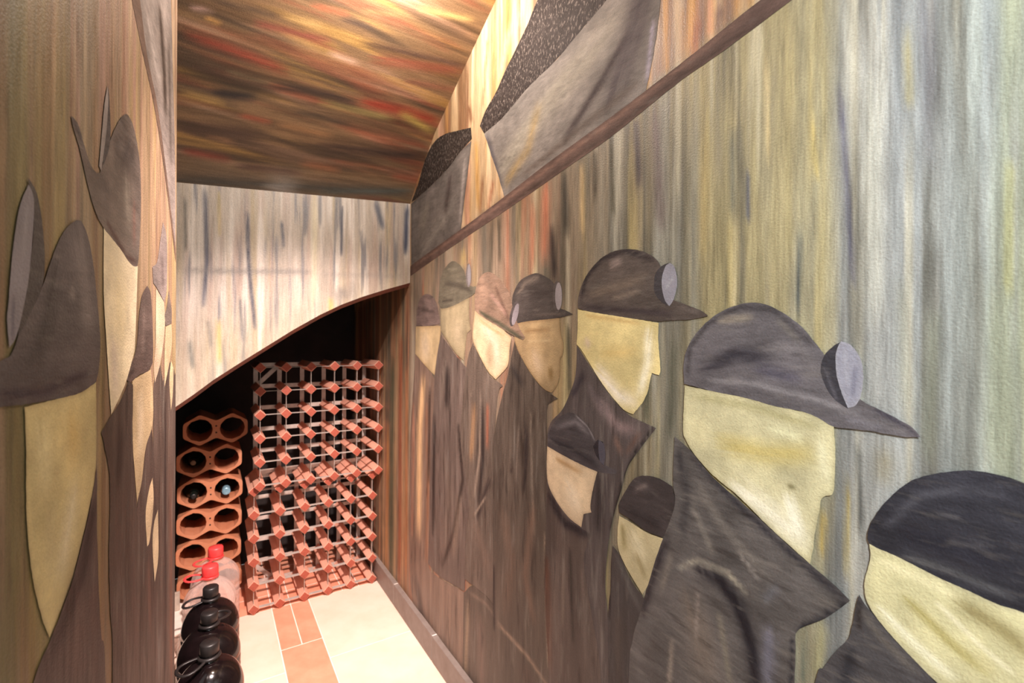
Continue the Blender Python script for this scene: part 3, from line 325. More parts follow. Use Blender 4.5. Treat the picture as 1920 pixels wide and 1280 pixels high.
  ('coat', 'black painted coat with wide pointed shoulder', 'x', (96, 92, 90), [(-531.1, 948.6), (-502.3, 933.4), (-458.8, 898.4), (-401.7, 867.9), (-363.3, 845.8), (-339.4, 831.6), (-315, 819.7), (-285.3, 804), (-268.8, 792.9), (-295.5, 758.7), (-329.1, 725.6), (-332.4, 697.4), (-333.4, 651.6), (-340.1, 488.3), (-345.3, 192), (-633.5, 88.5), (-631.8, 468.6), (-623.2, 553.4), (-606.7, 608.2), (-590.7, 660.3), (-567, 733.9), (-544.4, 791.2), (-529.2, 836), (-533.8, 873.7)], [('s', [(-483.8, 746.1), (-445.7, 741.8), (-416.6, 720.1), (-399.7, 686.7), (-391.4, 652.4), (-382.4, 606.3)], 17.8, (29, 29, 36), 0.9), ('s', [(-519.7, 732.4), (-483.8, 757.3), (-430.7, 758), (-402.5, 742.4)], 6.4, (176, 168, 149), 0.7), ('s', [(-503.6, 688), (-483, 645.9), (-463.1, 563.7)], 49.8, (118, 108, 99), 0.7), ('s', [(-532.9, 601.9), (-540, 515.8)], 7.4, (162, 149, 135), 0.6), ('s', [(-483.5, 705.8), (-486.9, 626.6)], 3.9, (156, 143, 134), 0.6), ('s', [(-445.4, 690.1), (-426.9, 594.3)], 7.8, (144, 136, 117), 0.5), ('s', [(-366.9, 706), (-370.1, 621.6)], 16.2, (115, 114, 125), 0.8), ('s', [(-378.6, 738), (-356.2, 770.7)], 9.6, (109, 110, 116), 0.6), ('s', [(-521.1, 921.6), (-504.8, 854.6), (-514.8, 789.5)], 13.2, (57, 56, 59), 0.6), ('s', [(-484.7, 877.5), (-437.3, 824.6), (-371.2, 779.1)], 12.5, (126, 120, 113), 0.6), ('s', [(-494.5, 840.1), (-455.2, 776.9)], 8.7, (139, 133, 124), 0.6), ('s', [(-415.4, 796.2), (-382.7, 770.4)], 4.9, (170, 162, 153), 0.6), ('s', [(-495, 918.3), (-403.3, 859.5), (-328.3, 818.6), (-274.6, 792.2)], 8.8, (51, 50, 56), 0.75), ('s', [(-271.6, 790.3), (-298.6, 758.5), (-329.8, 725.3)], 4.1, (29, 31, 39), 0.85), ('s', [(-335.9, 707.7), (-338.2, 634.3)], 4.1, (32, 34, 42), 0.85), ('s', [(-547.6, 769), (-576.3, 692.4), (-600.3, 614.2)], 11.9, (44, 41, 46), 0.7), ('s', [(-536.2, 745.7), (-558.4, 672)], 7.9, (125, 117, 108), 0.6)]),
  ('face', None, 'b', (219, 212, 169), [(-511.4, 1037), (-455.1, 1031.6), (-402.8, 1027.2), (-364.5, 1020.7), (-329.6, 1017.7), (-308.4, 1012.8), (-287.8, 1003.6), (-286.3, 970.2), (-286.7, 931.8), (-289.7, 917.6), (-300.8, 910.4), (-303.8, 894.4), (-308.8, 864.5), (-311.2, 841.4), (-315, 819.7), (-339.4, 833), (-375.5, 853.8), (-415.1, 879.7), (-458.9, 901.8), (-490, 925.4), (-508.6, 947.2), (-514, 964)], [('s', [(-447.2, 953.2), (-372.3, 952), (-315.9, 963.5)], 24.2, (202, 184, 113), 0.65), ('s', [(-420.3, 894.3), (-364.3, 871.6), (-321.7, 842.4)], 26.3, (251, 247, 220), 0.75), ('s', [(-495.8, 1022.6), (-388.2, 1014.1), (-309.6, 999.5)], 10, (178, 171, 126), 0.6), ('s', [(-303.1, 979.9), (-296.5, 933.4)], 11.6, (229, 225, 186), 0.6), ('s', [(-342.8, 914.5), (-334.4, 913.8)], 5.3, (116, 109, 75), 0.6), ('s', [(-485.4, 980.6), (-475.3, 939.5)], 20.2, (231, 222, 174), 0.5), ('s', [(-342.7, 900), (-328.6, 854.1)], 15.1, (254, 253, 233), 0.6), ('s', [(-372.5, 989.6), (-329.4, 982.2)], 13.7, (233, 231, 187), 0.6), ('e', 3.4, (166, 159, 123), 0.45)]),
  ('cap', None, 'c', (101, 97, 100), [(-512.4, 1039.6), (-513.7, 1072.3), (-505.6, 1100.8), (-483.5, 1129.4), (-455.9, 1150.6), (-427.3, 1162.3), (-399.7, 1166.9), (-377.5, 1163.2), (-353.6, 1150.7), (-330.3, 1132.5), (-314.2, 1113.9), (-300.7, 1095.4), (-285.1, 1063.7), (-257.2, 1039.2), (-239.9, 1031.1), (-220.9, 1021.9), (-209.1, 1015.2), (-201.5, 1005.2), (-220.8, 1003), (-250.4, 1004.3), (-287.8, 1003.6), (-308.4, 1012.8), (-329.6, 1017.7), (-364.5, 1020.7), (-402.8, 1027.2), (-455.1, 1031.6)], [('s', [(-506.3, 1056.8), (-501.5, 1100.9), (-467.1, 1139.3), (-413.7, 1161.5), (-366.1, 1155), (-316.8, 1110.4)], 7.6, (67, 64, 67), 0.7), ('s', [(-448.5, 1142.9), (-397.1, 1145)], 10.4, (140, 131, 118), 0.75), ('s', [(-476.2, 1067.1), (-421.7, 1090), (-373.2, 1087.6)], 18.2, (55, 53, 60), 0.75), ('s', [(-373.3, 1102.6), (-330.1, 1103.2), (-310.1, 1075.8)], 11.7, (121, 116, 117), 0.6), ('s', [(-466.5, 1049.1), (-388.4, 1048.6), (-316.3, 1036.9), (-261.6, 1023.2)], 6.7, (142, 138, 140), 0.6), ('s', [(-388.6, 1071.7), (-329.8, 1060.5)], 15, (87, 84, 97), 0.6), ('s', [(-358.6, 1139.8), (-330.2, 1110.4)], 7.1, (115, 110, 104), 0.5), ('s', [(-245.2, 1031.7), (-214.4, 1014.4), (-203.9, 1006)], 4.3, (67, 64, 74), 0.8), ('s', [(-273, 1015.1), (-234.5, 1011.2)], 6.5, (119, 116, 122), 0.6)]),
  ('lamp_rim', None, 'c', (58, 57, 63), [(-303.7, 1073.3), (-299.4, 1092.7), (-288.4, 1105.2), (-278.8, 1111.2), (-273.4, 1084.3), (-267.4, 1045.3), (-272.5, 1027.7), (-288, 1038.6), (-297.9, 1053.9)], [('s', [(-298.7, 1076.4), (-284.9, 1036.9)], 3.8, (94, 92, 99), 0.5)]),
  ('lamp_glass', None, 'g', (136, 136, 147), [(-280, 1111.2), (-269.5, 1106), (-259.8, 1091.3), (-256.3, 1070.8), (-258.4, 1046.8), (-263.9, 1033.3), (-272.5, 1029), (-279.6, 1047.4), (-285.1, 1069), (-286.5, 1090.4), (-283.5, 1105.2)], [('s', [(-276.4, 1100.7), (-273.2, 1057.9)], 4.7, (160, 160, 169), 0.6), ('s', [(-264.7, 1078.1), (-267.4, 1045.3)], 4.5, (122, 122, 137), 0.6), ('e', 2.4, (162, 160, 164), 0.4)]),
 ]),
 ('painted_miner', 'painted miner with navy cap, nearest the skirting under the largest lamp', [
  ('coat', 'black painted coat', 'x', (78, 76, 78), [(-259.2, 805.8), (-249.2, 792.5), (-233.7, 778.2), (-216.5, 764), (-200.1, 752.3), (-184.1, 741.5), (-155.3, 722.5), (-107.5, 740), (-78.6, 703.5), (-74.7, 518), (-345.3, 192), (-333.1, 494), (-308.8, 666.7), (-298.2, 694.5), (-285.4, 720), (-271.4, 744.3), (-266.3, 762.7), (-263.6, 779.8)], [('s', [(-257.4, 788.6), (-238.3, 766.4), (-203.3, 743.3)], 8.6, (114, 108, 101), 0.6), ('s', [(-265.5, 732.5), (-276.8, 679.7)], 12.3, (49, 50, 56), 0.7), ('s', [(-259.1, 797.4), (-258.9, 762)], 4.5, (47, 41, 40), 0.7)]),
  ('face', None, 'b', (216, 210, 163), [(-249.1, 870.2), (-240, 867.9), (-224, 865.9), (-203.5, 861.3), (-181.7, 856.4), (-161.3, 853.5), (-141.1, 849.7), (-121.9, 850), (-98.1, 845.3), (-94.7, 817.7), (-99.4, 790.2), (-107.7, 780.1), (-110.9, 732.6), (-155.3, 724.2), (-184.1, 742.1), (-200.1, 752.9), (-216.5, 764.6), (-233.7, 778.8), (-246.5, 792.5), (-252.6, 806.9), (-253.2, 824.5), (-247.9, 852.9)], [('s', [(-238.9, 853.9), (-203.9, 849.9), (-168.3, 842.5)], 7.9, (245, 238, 192), 0.6), ('s', [(-213.4, 821.8), (-176.5, 793.3), (-147.7, 776.4)], 9.1, (177, 166, 105), 0.65), ('s', [(-168.3, 837), (-136.4, 825.5), (-114.7, 811.3)], 14.4, (153, 141, 95), 0.65), ('s', [(-238.5, 797.6), (-203.5, 772.9), (-172.1, 756.3)], 9.8, (253, 251, 221), 0.6), ('s', [(-185.5, 828.9), (-151.7, 801.2), (-128.8, 787.6)], 4.9, (245, 239, 204), 0.55), ('s', [(-155.7, 793.6), (-143.8, 777.6)], 11.1, (213, 204, 152), 0.6), ('e', 3.4, (192, 185, 155), 0.4)]),
  ('cap', None, 'c', (48, 48, 55), [(-250.8, 876), (-249.2, 889.3), (-240.2, 911.8), (-225.9, 935.2), (-210.7, 953.8), (-194.8, 964.8), (-176.6, 973.2), (-159.1, 978.4), (-141.8, 978.8), (-122.6, 975.1), (-100.3, 963), (-85.8, 938.3), (-76.5, 899), (-59, 865.6), (-59, 849.6), (-98.1, 844.4), (-121.9, 850), (-141.1, 849.7), (-161.3, 853.5), (-181.7, 856.4), (-203.5, 861.3), (-224, 865.9), (-240, 867.9), (-249.1, 870.2)], [('s', [(-233.9, 893.2), (-204.4, 938.8), (-168.9, 957.1), (-137.1, 960.3)], 8.3, (74, 74, 81), 0.6), ('s', [(-213.6, 869.9), (-168.4, 867.7), (-129.2, 860.6)], 8.6, (89, 89, 91), 0.65), ('s', [(-177.1, 901), (-148.3, 900.4)], 4.6, (103, 100, 100), 0.5), ('s', [(-213.8, 893.9), (-129.4, 891.9)], 15.2, (36, 36, 45), 0.6), ('s', [(-186, 926.6), (-168.7, 926.4)], 3.5, (94, 92, 96), 0.5)]),
 ]),
]
LEFT_FIGURES = [
 ('painted_coal_cart', 'painted grey coal cart squeezed by the end of the partition wall', [
  ('cart_body', None, 'd', (130, 120, 114), [(942.7, 1682.6), (959.5, 1644.1), (998.1, 1581.1), (1064.2, 1522.5), (1121.5, 1437.1), (1186.7, 1324.5), (1205.6, 1290), (1197.5, 1473.4), (1176.6, 1625.9), (1156.5, 1772.5), (1138.8, 1822.5)], [('s', [(1012.5, 1642.8), (1081.3, 1568.8)], 30, (177, 167, 161), 0.6), ('s', [(1079.1, 1702.7), (1110.8, 1603.1), (1119.8, 1537.2)], 21, (65, 55, 49), 0.8), ('s', [(1141.4, 1680.4), (1162.2, 1461.3)], 17.3, (89, 80, 75), 0.6)]),
 ]),
 ('painted_beam', 'painted narrow brown beam slanting down the partition wall', [
  ('beam_stripe', None, 'd', (100, 81, 70), [(893.3, 1647.4), (920.3, 1618.6), (968.9, 1573.6), (1037, 1519.5), (1102.1, 1440.5), (1164.5, 1340.9), (1206.1, 1266), (1205.5, 1295.5), (1186.7, 1324.5), (1121.5, 1437.1), (1064.2, 1522.5), (998.1, 1581.1), (959.5, 1644.1), (932.3, 1675.2)], []),
 ]),
 ('painted_miner_cluster', 'painted huddled miners with pale sliver faces at the end of the partition wall', [
  ('coat', 'dark brown painted coats', 'w', (89, 76, 69), [(1089.9, 1061.2), (1109.2, 1029.3), (1140.4, 1052.5), (1169.5, 1065.8), (1201.2, 1038.3), (1210.4, 971.4), (1210.4, 388.5), (1210.4, 88.5), (1007.2, 88.5), (1056.7, 499.8), (1050.9, 860.5), (1045, 1020.5)], [('s', [(1091.2, 986.7), (1104.4, 647.3)], 14.8, (107, 90, 81), 0.6), ('s', [(1153.7, 999.6), (1172.1, 455.5)], 16.9, (102, 82, 72), 0.6), ('s', [(1125.6, 982.4), (1138.5, 476.7)], 11.9, (43, 35, 34), 0.7), ('s', [(1173.9, 827.2), (1186, 414.5)], 17.4, (125, 73, 56), 0.4), ('s', [(1090.7, 575.4), (1085, 481.1)], 26.6, (120, 116, 113), 0.6)]),
  ('face', None, 'b', (206, 182, 154), [(1059.1, 1198.9), (1114.3, 1178.3), (1122.7, 1144.5), (1111.7, 1104.1), (1089.8, 1065.1), (1054.9, 1031.8), (1047.8, 1057.6), (1057.2, 1104.3)], []),
  ('face', None, 'b', (203, 179, 143), [(1126.9, 1132.5), (1172.5, 1138.9), (1177.5, 1103.9), (1156.8, 1062.1), (1121, 1018.3), (1120, 1078.9)], []),
  ('face', None, 'b', (204, 183, 146), [(1169.5, 1066.8), (1191.9, 1049.7), (1184, 996.4), (1171.4, 965.9), (1157.5, 1025.4)], []),
  ('cap', None, 'c', (131, 119, 115), [(1104.1, 1327.2), (1132, 1297.9), (1133.6, 1206.2), (1114.3, 1179.3), (1069.6, 1198), (1042, 1206.5), (1035, 1233.3), (1065.3, 1247.1), (1086, 1289.1)], [('s', [(1097.6, 1261.8), (1106.2, 1203.5)], 15.2, (96, 84, 82), 0.6)]),
  ('cap', None, 'c', (110, 97, 90), [(1150.1, 1202.7), (1172, 1167.6), (1172.5, 1140), (1126.9, 1133.5), (1118.6, 1154.4), (1134.2, 1170.5)], []),
 ]),
 ('painted_miner', 'painted small miner with slim brown cap in the middle of the partition wall', [
  ('coat', 'dark brown painted coat', 'w', (86, 73, 67), [(1032.8, 961), (1046.6, 917.7), (1057.8, 858.6), (1059.3, 763.5), (1085, 481.1), (1110.5, 88.5), (923.7, 88.5), (992.8, 542.1), (972.6, 744.4), (955, 815), (957.2, 850.5), (979.1, 879.9), (1002, 927)], [('s', [(1020.4, 732.7), (1036.6, 513.2)], 15.4, (106, 77, 66), 0.5)]),
  ('face', None, 'b', (200, 177, 139), [(928.2, 1046.3), (976.6, 1051.2), (1028, 1056.9), (1041.8, 1011.5), (1039.3, 960.9), (998.9, 927.6), (979.1, 879.9), (954.5, 851.3), (943.2, 897.9), (929.4, 962.5)], [('s', [(968.6, 1019.3), (969.9, 925.1)], 28, (217, 198, 168), 0.6)]),
  ('face', None, 'b', (202, 179, 144), [(1040.8, 867.9), (1048.2, 823.8), (1026.2, 766.7), (1010.6, 759.2), (1000.6, 816.4), (1018.5, 851.1)], []),
  ('face', None, 'b', (202, 181, 147), [(1076.2, 800.6), (1081.1, 716.6), (1057.3, 677.3), (1042.7, 751.1), (1052.1, 785)], []),
  ('cap', None, 'c', (93, 78, 73), [(1003.9, 1197.9), (1026.1, 1181.9), (1040.3, 1104.4), (1037.6, 1067.4), (1012.3, 1055.1), (962.5, 1052.2), (923.2, 1044.3), (901.2, 1048.4), (898.7, 1061.9), (935.4, 1080.2), (953.5, 1108.9), (958.5, 1138.4), (974.7, 1177.7)], [('s', [(989.5, 1157), (978.9, 1087.3)], 17.2, (121, 104, 97), 0.6), ('s', [(935.7, 1063.8), (910.8, 1052.5)], 7, (64, 54, 52), 0.7)]),
 ]),
 ('painted_miner', 'painted miner with long pointed cap brim beside the huge cap', [
  ('coat', 'dark brown painted coat', 'w', (80, 69, 63), [(803, 989.1), (844.8, 1007.1), (887.6, 1027.9), (910.8, 1049.3), (930.9, 1038), (932.2, 941.6), (951.8, 849.6), (980.9, 758.1), (1021.9, 632), (1063.6, 495.3), (1110.5, 88.5), (834.5, 201.5), (849.3, 636.9), (837.9, 745.3), (833.1, 819.3), (835.9, 911.4), (825.8, 946.1), (812.3, 973.6)], [('s', [(876.9, 983.5), (871.2, 909.1)], 26.8, (47, 40, 38), 0.6), ('s', [(867.4, 865.1), (887.6, 673.3)], 29.5, (96, 80, 75), 0.55), ('s', [(926.1, 829.4), (955.5, 592)], 19.6, (87, 70, 65), 0.5)]),
  ('face', None, 'b', (227, 213, 180), [(809.1, 1252.1), (871.5, 1236.1), (910.9, 1223.1), (951.9, 1222.5), (947.3, 1171.2), (940.3, 1104.7), (932.8, 1084.4), (898.9, 1046.3), (865.5, 1022.8), (838.8, 1006.5), (830.4, 1048.2), (820.1, 1105.2), (810.1, 1167.4)], [('s', [(874.1, 1203.3), (875.3, 1105)], 39.8, (234, 216, 169), 0.5), ('s', [(847.7, 1105.1), (854.8, 1031.4)], 24.6, (227, 211, 192), 0.6)]),
  ('cap', None, 'c', (108, 97, 90), [(710.7, 1355), (730.2, 1353.1), (748.1, 1334.2), (770.3, 1317.1), (794, 1318.8), (809.9, 1341.9), (828.5, 1369.6), (852.3, 1401.3), (886.9, 1432.4), (915.4, 1436.8), (941.1, 1419.6), (960.5, 1384.1), (966.7, 1338.6), (964.6, 1290.5), (954.5, 1231.3), (938.7, 1220.7), (910.9, 1223.1), (871.5, 1236.1), (809.1, 1252.1), (779.1, 1268), (756.2, 1294.6), (734.8, 1325.6), (719, 1341.9)], [('s', [(887, 1420.2), (918.4, 1393.2), (850.6, 1368.5)], 37.2, (74, 67, 65), 0.7), ('s', [(895.1, 1338.1), (907.9, 1263)], 34.2, (137, 128, 117), 0.6), ('s', [(932.1, 1316.8), (933, 1251.7)], 12.9, (127, 98, 89), 0.6), ('s', [(822.1, 1259.8), (896.5, 1229.5), (943.8, 1227.2)], 8.1, (74, 51, 47), 0.7), ('s', [(812, 1319.8), (821.9, 1273.8)], 27.3, (88, 78, 75), 0.6), ('s', [(714.8, 1353.2), (737.5, 1339.5)], 6.6, (62, 55, 56), 0.7)]),
  ('lamp_rim', None, 'c', (71, 66, 65), [(821.9, 1442.9), (827.9, 1419.6), (830.4, 1372.5), (808.2, 1332.3), (802.6, 1337.3), (814.9, 1390.2)], []),
  ('lamp_glass', None, 'g', (135, 127, 123), [(820, 1441.2), (822.2, 1417.1), (815.1, 1375), (799.2, 1322.6), (792.1, 1326.3), (798.8, 1360.4), (809.1, 1411.2)], []),
 ]),
 ('painted_miner', 'painted huge miner with violet grey cap and long pale lamp', [
  ('coat', 'dark purplish painted coat', 'w', (82, 71, 68), [(789.4, 950), (765, 899.1), (728, 847.6), (695, 819.1), (665.4, 799.1), (633.7, 779.3), (537.9, 669.2), (538.4, 586), (844.5, 188.5), (821.5, 655.2), (805.9, 727.4), (796.2, 800.7), (790.2, 870.6)], [('s', [(783.1, 899.7), (742.7, 831.8), (671.2, 782)], 20.6, (42, 36, 38), 0.7), ('s', [(743, 800.6), (729.3, 716.1)], 34.7, (100, 82, 77), 0.6), ('s', [(777.4, 802.9), (785.5, 679)], 13, (84, 67, 62), 0.5)]),
  ('face', None, 'b', (203, 186, 135), [(615.3, 1045.6), (692.9, 1045.8), (740.5, 1046.7), (784.8, 1054.8), (787, 1005.3), (784.3, 945.9), (765, 904.3), (728, 853.1), (694.9, 824.3), (665.3, 804.1), (648.7, 835.2), (629.9, 885.7), (619.8, 944.8), (618.4, 1007.1)], [('s', [(712.6, 1022.9), (726.8, 972.4)], 32.9, (209, 181, 120), 0.6), ('s', [(647.1, 1022.1), (658.5, 955.9)], 26.7, (216, 202, 155), 0.6), ('s', [(727.2, 935.9), (688.4, 856.5)], 28.5, (220, 208, 173), 0.6), ('s', [(669.9, 936.2), (664.8, 867.3)], 18.8, (191, 177, 135), 0.5), ('e', 3.5, (147, 130, 97), 0.4)]),
  ('cap', None, 'c', (82, 75, 75), [(731.2, 1244.5), (753.7, 1235.1), (773.1, 1203.2), (787.1, 1158.7), (798.1, 1105.3), (793.2, 1071.6), (784.8, 1054.8), (740.5, 1046.7), (692.9, 1045.8), (621.8, 1047.7), (578.4, 1050.8), (529.2, 1054.7), (529.1, 1074.1), (578.1, 1089.8), (594.5, 1096.6), (616.5, 1129.6), (646, 1158.1), (673.4, 1199.3), (697.6, 1226.4)], [('s', [(724.3, 1232), (746.6, 1180.5), (762.7, 1118.3)], 26.1, (128, 119, 115), 0.6), ('s', [(673.5, 1182.8), (662.5, 1127.4), (631.3, 1085.6)], 24.4, (56, 52, 52), 0.7), ('s', [(578.3, 1060.8), (652.2, 1055.6), (755.4, 1067.4)], 7.8, (55, 47, 54), 0.7), ('s', [(711.2, 1164.5), (722.2, 1153.6)], 11.3, (151, 142, 136), 0.5)]),
  ('lamp_rim', None, 'c', (69, 64, 63), [(620.2, 1258.6), (637, 1246.9), (647.6, 1218.5), (652.2, 1185.1), (646, 1158.1), (616.5, 1123.2), (603, 1110.8), (620.9, 1163), (630.2, 1217.2)], []),
  ('lamp_glass', None, 'g', (122, 116, 120), [(620.3, 1252.2), (630, 1242.4), (629.3, 1214.5), (620.9, 1163), (603, 1114.6), (589.4, 1100.5), (585.9, 1124.5), (588.3, 1143.1), (593.9, 1183.4), (604.8, 1226)], [('s', [(618.5, 1234.4), (611.5, 1183.9)], 7.2, (141, 135, 137), 0.6), ('s', [(595.8, 1143.7), (594.4, 1106)], 5.1, (95, 91, 100), 0.6)]),
 ]),
]
RIGHT_STROKES = [
 ([(-284.2, 1421.5), (-277.8, 1335.9), (-268.2, 1182.5)], 5.2, (96, 96, 108), 0.85),
 ([(-199.6, 1499), (-192.5, 1294.2)], 11.7, (112, 112, 116), 0.6),
 ([(-331.1, 1260.2), (-333.8, 1146.2)], 5.5, (88, 94, 92), 0.8),
 ([(-419.7, 1428.9), (-406.2, 1286.6)], 9, (112, 108, 92), 0.7),
 ([(-250.1, 1422.4), (-245.8, 1136)], 15, (188, 188, 174), 0.6),
 ([(-378.3, 1519.4), (-375, 1366.9)], 6.1, (196, 178, 132), 0.7),
 ([(-315.3, 1403.7), (-311.6, 1318.9)], 4.5, (196, 176, 110), 0.7),
 ([(-186.2, 1364.2), (-187.6, 1214.9)], 17.9, (146, 150, 146), 0.5),
 ([(-133.2, 1289.8), (-134.4, 1153.3)], 5.2, (172, 170, 120), 0.7),
 ([(-625.6, 1519.2), (-614.2, 1391.1)], 15.2, (82, 74, 72), 0.8),
 ([(-580.3, 1524.4), (-563.2, 1308.3)], 17.4, (104, 92, 88), 0.7),
 ([(-688.4, 1508.8), (-681.2, 1353.6)], 8.7, (72, 68, 54), 0.8),
 ([(-737.8, 1500.1), (-733.7, 1404.5)], 9.6, (76, 70, 58), 0.7),
 ([(-837.7, 1484.5), (-828.8, 1345.5)], 18.7, (66, 62, 54), 0.85),
 ([(-884.1, 1368.2), (-868.7, 1242.7)], 21.8, (58, 50, 46), 0.85),
 ([(-1122.9, 1449.9), (-1115.8, 1325.9)], 14.2, (78, 70, 58), 0.7),
 ([(-903.9, 1478.9), (-910.7, 1301.3)], 30.1, (176, 116, 90), 0.75),
 ([(-956.3, 1439.8), (-963.8, 1278.6)], 18.6, (168, 112, 86), 0.7),
 ([(-777.8, 1483.9), (-773, 1335.1)], 10.3, (194, 168, 122), 0.6),
 ([(-429.1, 1424.4), (-428.2, 1295.3)], 10.4, (118, 116, 98), 0.7),
 ([(-405, 1356.9), (-402.9, 1282)], 4.1, (98, 100, 106), 0.8),
 ([(-533.4, 1109.5), (-543.3, 944.6)], 15.5, (92, 92, 78), 0.7),
 ([(-819.4, 1131.8), (-812.6, 991.1)], 11.1, (80, 76, 62), 0.8),
 ([(-591.1, 1032.4), (-594.3, 964.6)], 12.3, (92, 92, 76), 0.7),
 ([(-261.4, 987.6), (-257.9, 878.6)], 5.1, (96, 98, 94), 0.8),
 ([(-272.5, 939.4), (-274.2, 820.2)], 4.1, (166, 150, 96), 0.7),
 ([(-299.4, 891.6), (-302.2, 835.8)], 6.2, (172, 152, 92), 0.7),
 ([(-234.4, 986.4), (-236.8, 948.4)], 15.4, (146, 138, 112), 0.5),
 ([(-321, 722.8), (-323.3, 657.9)], 3.9, (108, 118, 104), 0.8),
 ([(-298.5, 741.5), (-307.6, 674.4)], 9.4, (164, 160, 120), 0.6),
 ([(-478.8, 1425.5), (-479.5, 1246.4)], 11.7, (168, 150, 104), 0.6),
 ([(-345.8, 1393.9), (-343.3, 1226.3)], 7, (160, 150, 112), 0.6),
 ([(-220.3, 1183.8), (-214.5, 1026.4)], 9.8, (164, 164, 146), 0.5),
 ([(-154.8, 1378.5), (-151.8, 1187.2)], 6.3, (150, 156, 154), 0.5),
 ([(-216.9, 1461.5), (-214, 1375.7)], 5.8, (176, 164, 116), 0.6),
 ([(-191.7, 1145.8), (-195.4, 982.3)], 10.9, (140, 144, 126), 0.5),
 ([(-141.9, 1153.9), (-144.9, 993)], 9.2, (156, 162, 138), 0.5),
 ([(-2023.6, 1010.1), (-2029.7, 54.3)], 50.6, (84, 90, 70), 0.8),
 ([(-1914.6, 1103.5), (-1924.3, 33)], 33.1, (150, 86, 60), 0.7),
 ([(-1842.3, 974.8), (-1846.8, 47.1)], 31, (176, 120, 78), 0.7),
 ([(-1962.4, 1148.6), (-1972.9, 511.6)], 27.5, (190, 160, 120), 0.6),
 ([(-2078, 722.8), (-2097.3, 49.1)], 37.7, (180, 130, 80), 0.7),
 ([(-1694.1, 1506.2), (-1664.8, 1322.5)], 36.1, (168, 140, 120), 0.6),
 ([(-1281.3, 1461.9), (-1290.5, 1350)], 21.4, (190, 160, 128), 0.7),
 ([(-1334.5, 1389.4), (-1341.3, 1340.3)], 37.8, (196, 170, 110), 0.6),
 ([(-490.2, 1636.7), (-499.7, 1563.7)], 15.1, (150, 96, 74), 0.7),
 ([(-521.3, 1663.5), (-522.8, 1584)], 10.8, (172, 132, 96), 0.6),
 ([(-451.9, 1631.3), (-456.2, 1584)], 11.6, (120, 94, 84), 0.7),
 ([(-1215.7, 1588.2), (-1230.7, 1482.9)], 13.4, (130, 86, 60), 0.7),
 ([(-1256.6, 1695.6), (-1240.9, 1500.9)], 19.7, (208, 162, 96), 0.7),
 ([(-1153.3, 1555.2), (-1182.9, 1487.4)], 15.8, (170, 110, 80), 0.6),
 ([(-1072.7, 1943.4), (-1127, 1826.8)], 25.5, (230, 200, 160), 0.6),
 ([(-1188.5, 1977.2), (-1218, 1791)], 13.6, (150, 118, 84), 0.7),
 ([(-1303.3, 1826.3), (-1288.5, 1771.6)], 15.5, (120, 84, 60), 0.7),
 ([(-1008.9, 1962.1), (-1046, 1900.7)], 18, (220, 170, 150), 0.6),
]
HEADER_STROKES = [
 ([(-22.2, 1586.9), (-15.5, 1355), (-25.1, 1219.2)], 10.1, (92, 92, 102), 0.8),
 ([(96.1, 1529.2), (103.2, 1339.3), (121.3, 1148.5)], 9.4, (78, 78, 88), 0.85),
 ([(401.6, 1598), (400.5, 1421.1)], 7.6, (84, 86, 96), 0.8),
 ([(527.3, 1631.8), (554.6, 1539.5)], 17.1, (104, 106, 114), 0.8),
 ([(650, 1642.9), (644.5, 1452.2)], 15.3, (72, 76, 92), 0.85),
 ([(201, 1513.4), (208.1, 1427.5)], 8.4, (96, 96, 104), 0.7),
 ([(-74.2, 1554.3), (-72.2, 1386.7)], 6.9, (112, 108, 100), 0.7),
 ([(-61.4, 1101.1), (-51.2, 1016.5)], 11.2, (110, 110, 104), 0.6),
 ([(-11.9, 1170), (-2.9, 1084.1)], 8.7, (120, 116, 108), 0.6),
 ([(77.2, 1243.3), (85.5, 1101.7)], 7.7, (104, 104, 104), 0.6),
 ([(-76.1, 1324.2), (308.9, 1350.8)], 16, (122, 118, 114), 0.4),
 ([(326.9, 1344.6), (623.3, 1359.8)], 16, (150, 142, 134), 0.3),
 ([(363.9, 1258.2), (367.9, 1200)], 14.9, (196, 170, 100), 0.6),
 ([(17.3, 1170.8), (20.8, 1031.9)], 11.8, (186, 162, 100), 0.6),
 ([(469.6, 1524.4), (477.9, 1445.1)], 10, (120, 118, 122), 0.6),
 ([(272.3, 1611.9), (276.4, 1480.4)], 8.8, (110, 108, 112), 0.6),
 ([(15.6, 1586.6), (19.1, 1448.4)], 8.9, (190, 168, 110), 0.5),
 ([(401.1, 1299.4), (420.4, 1261.1)], 58.7, (128, 122, 116), 0.5),
 ([(307.7, 1598.7), (309.3, 1255.3)], 21.5, (216, 206, 176), 0.5),
]
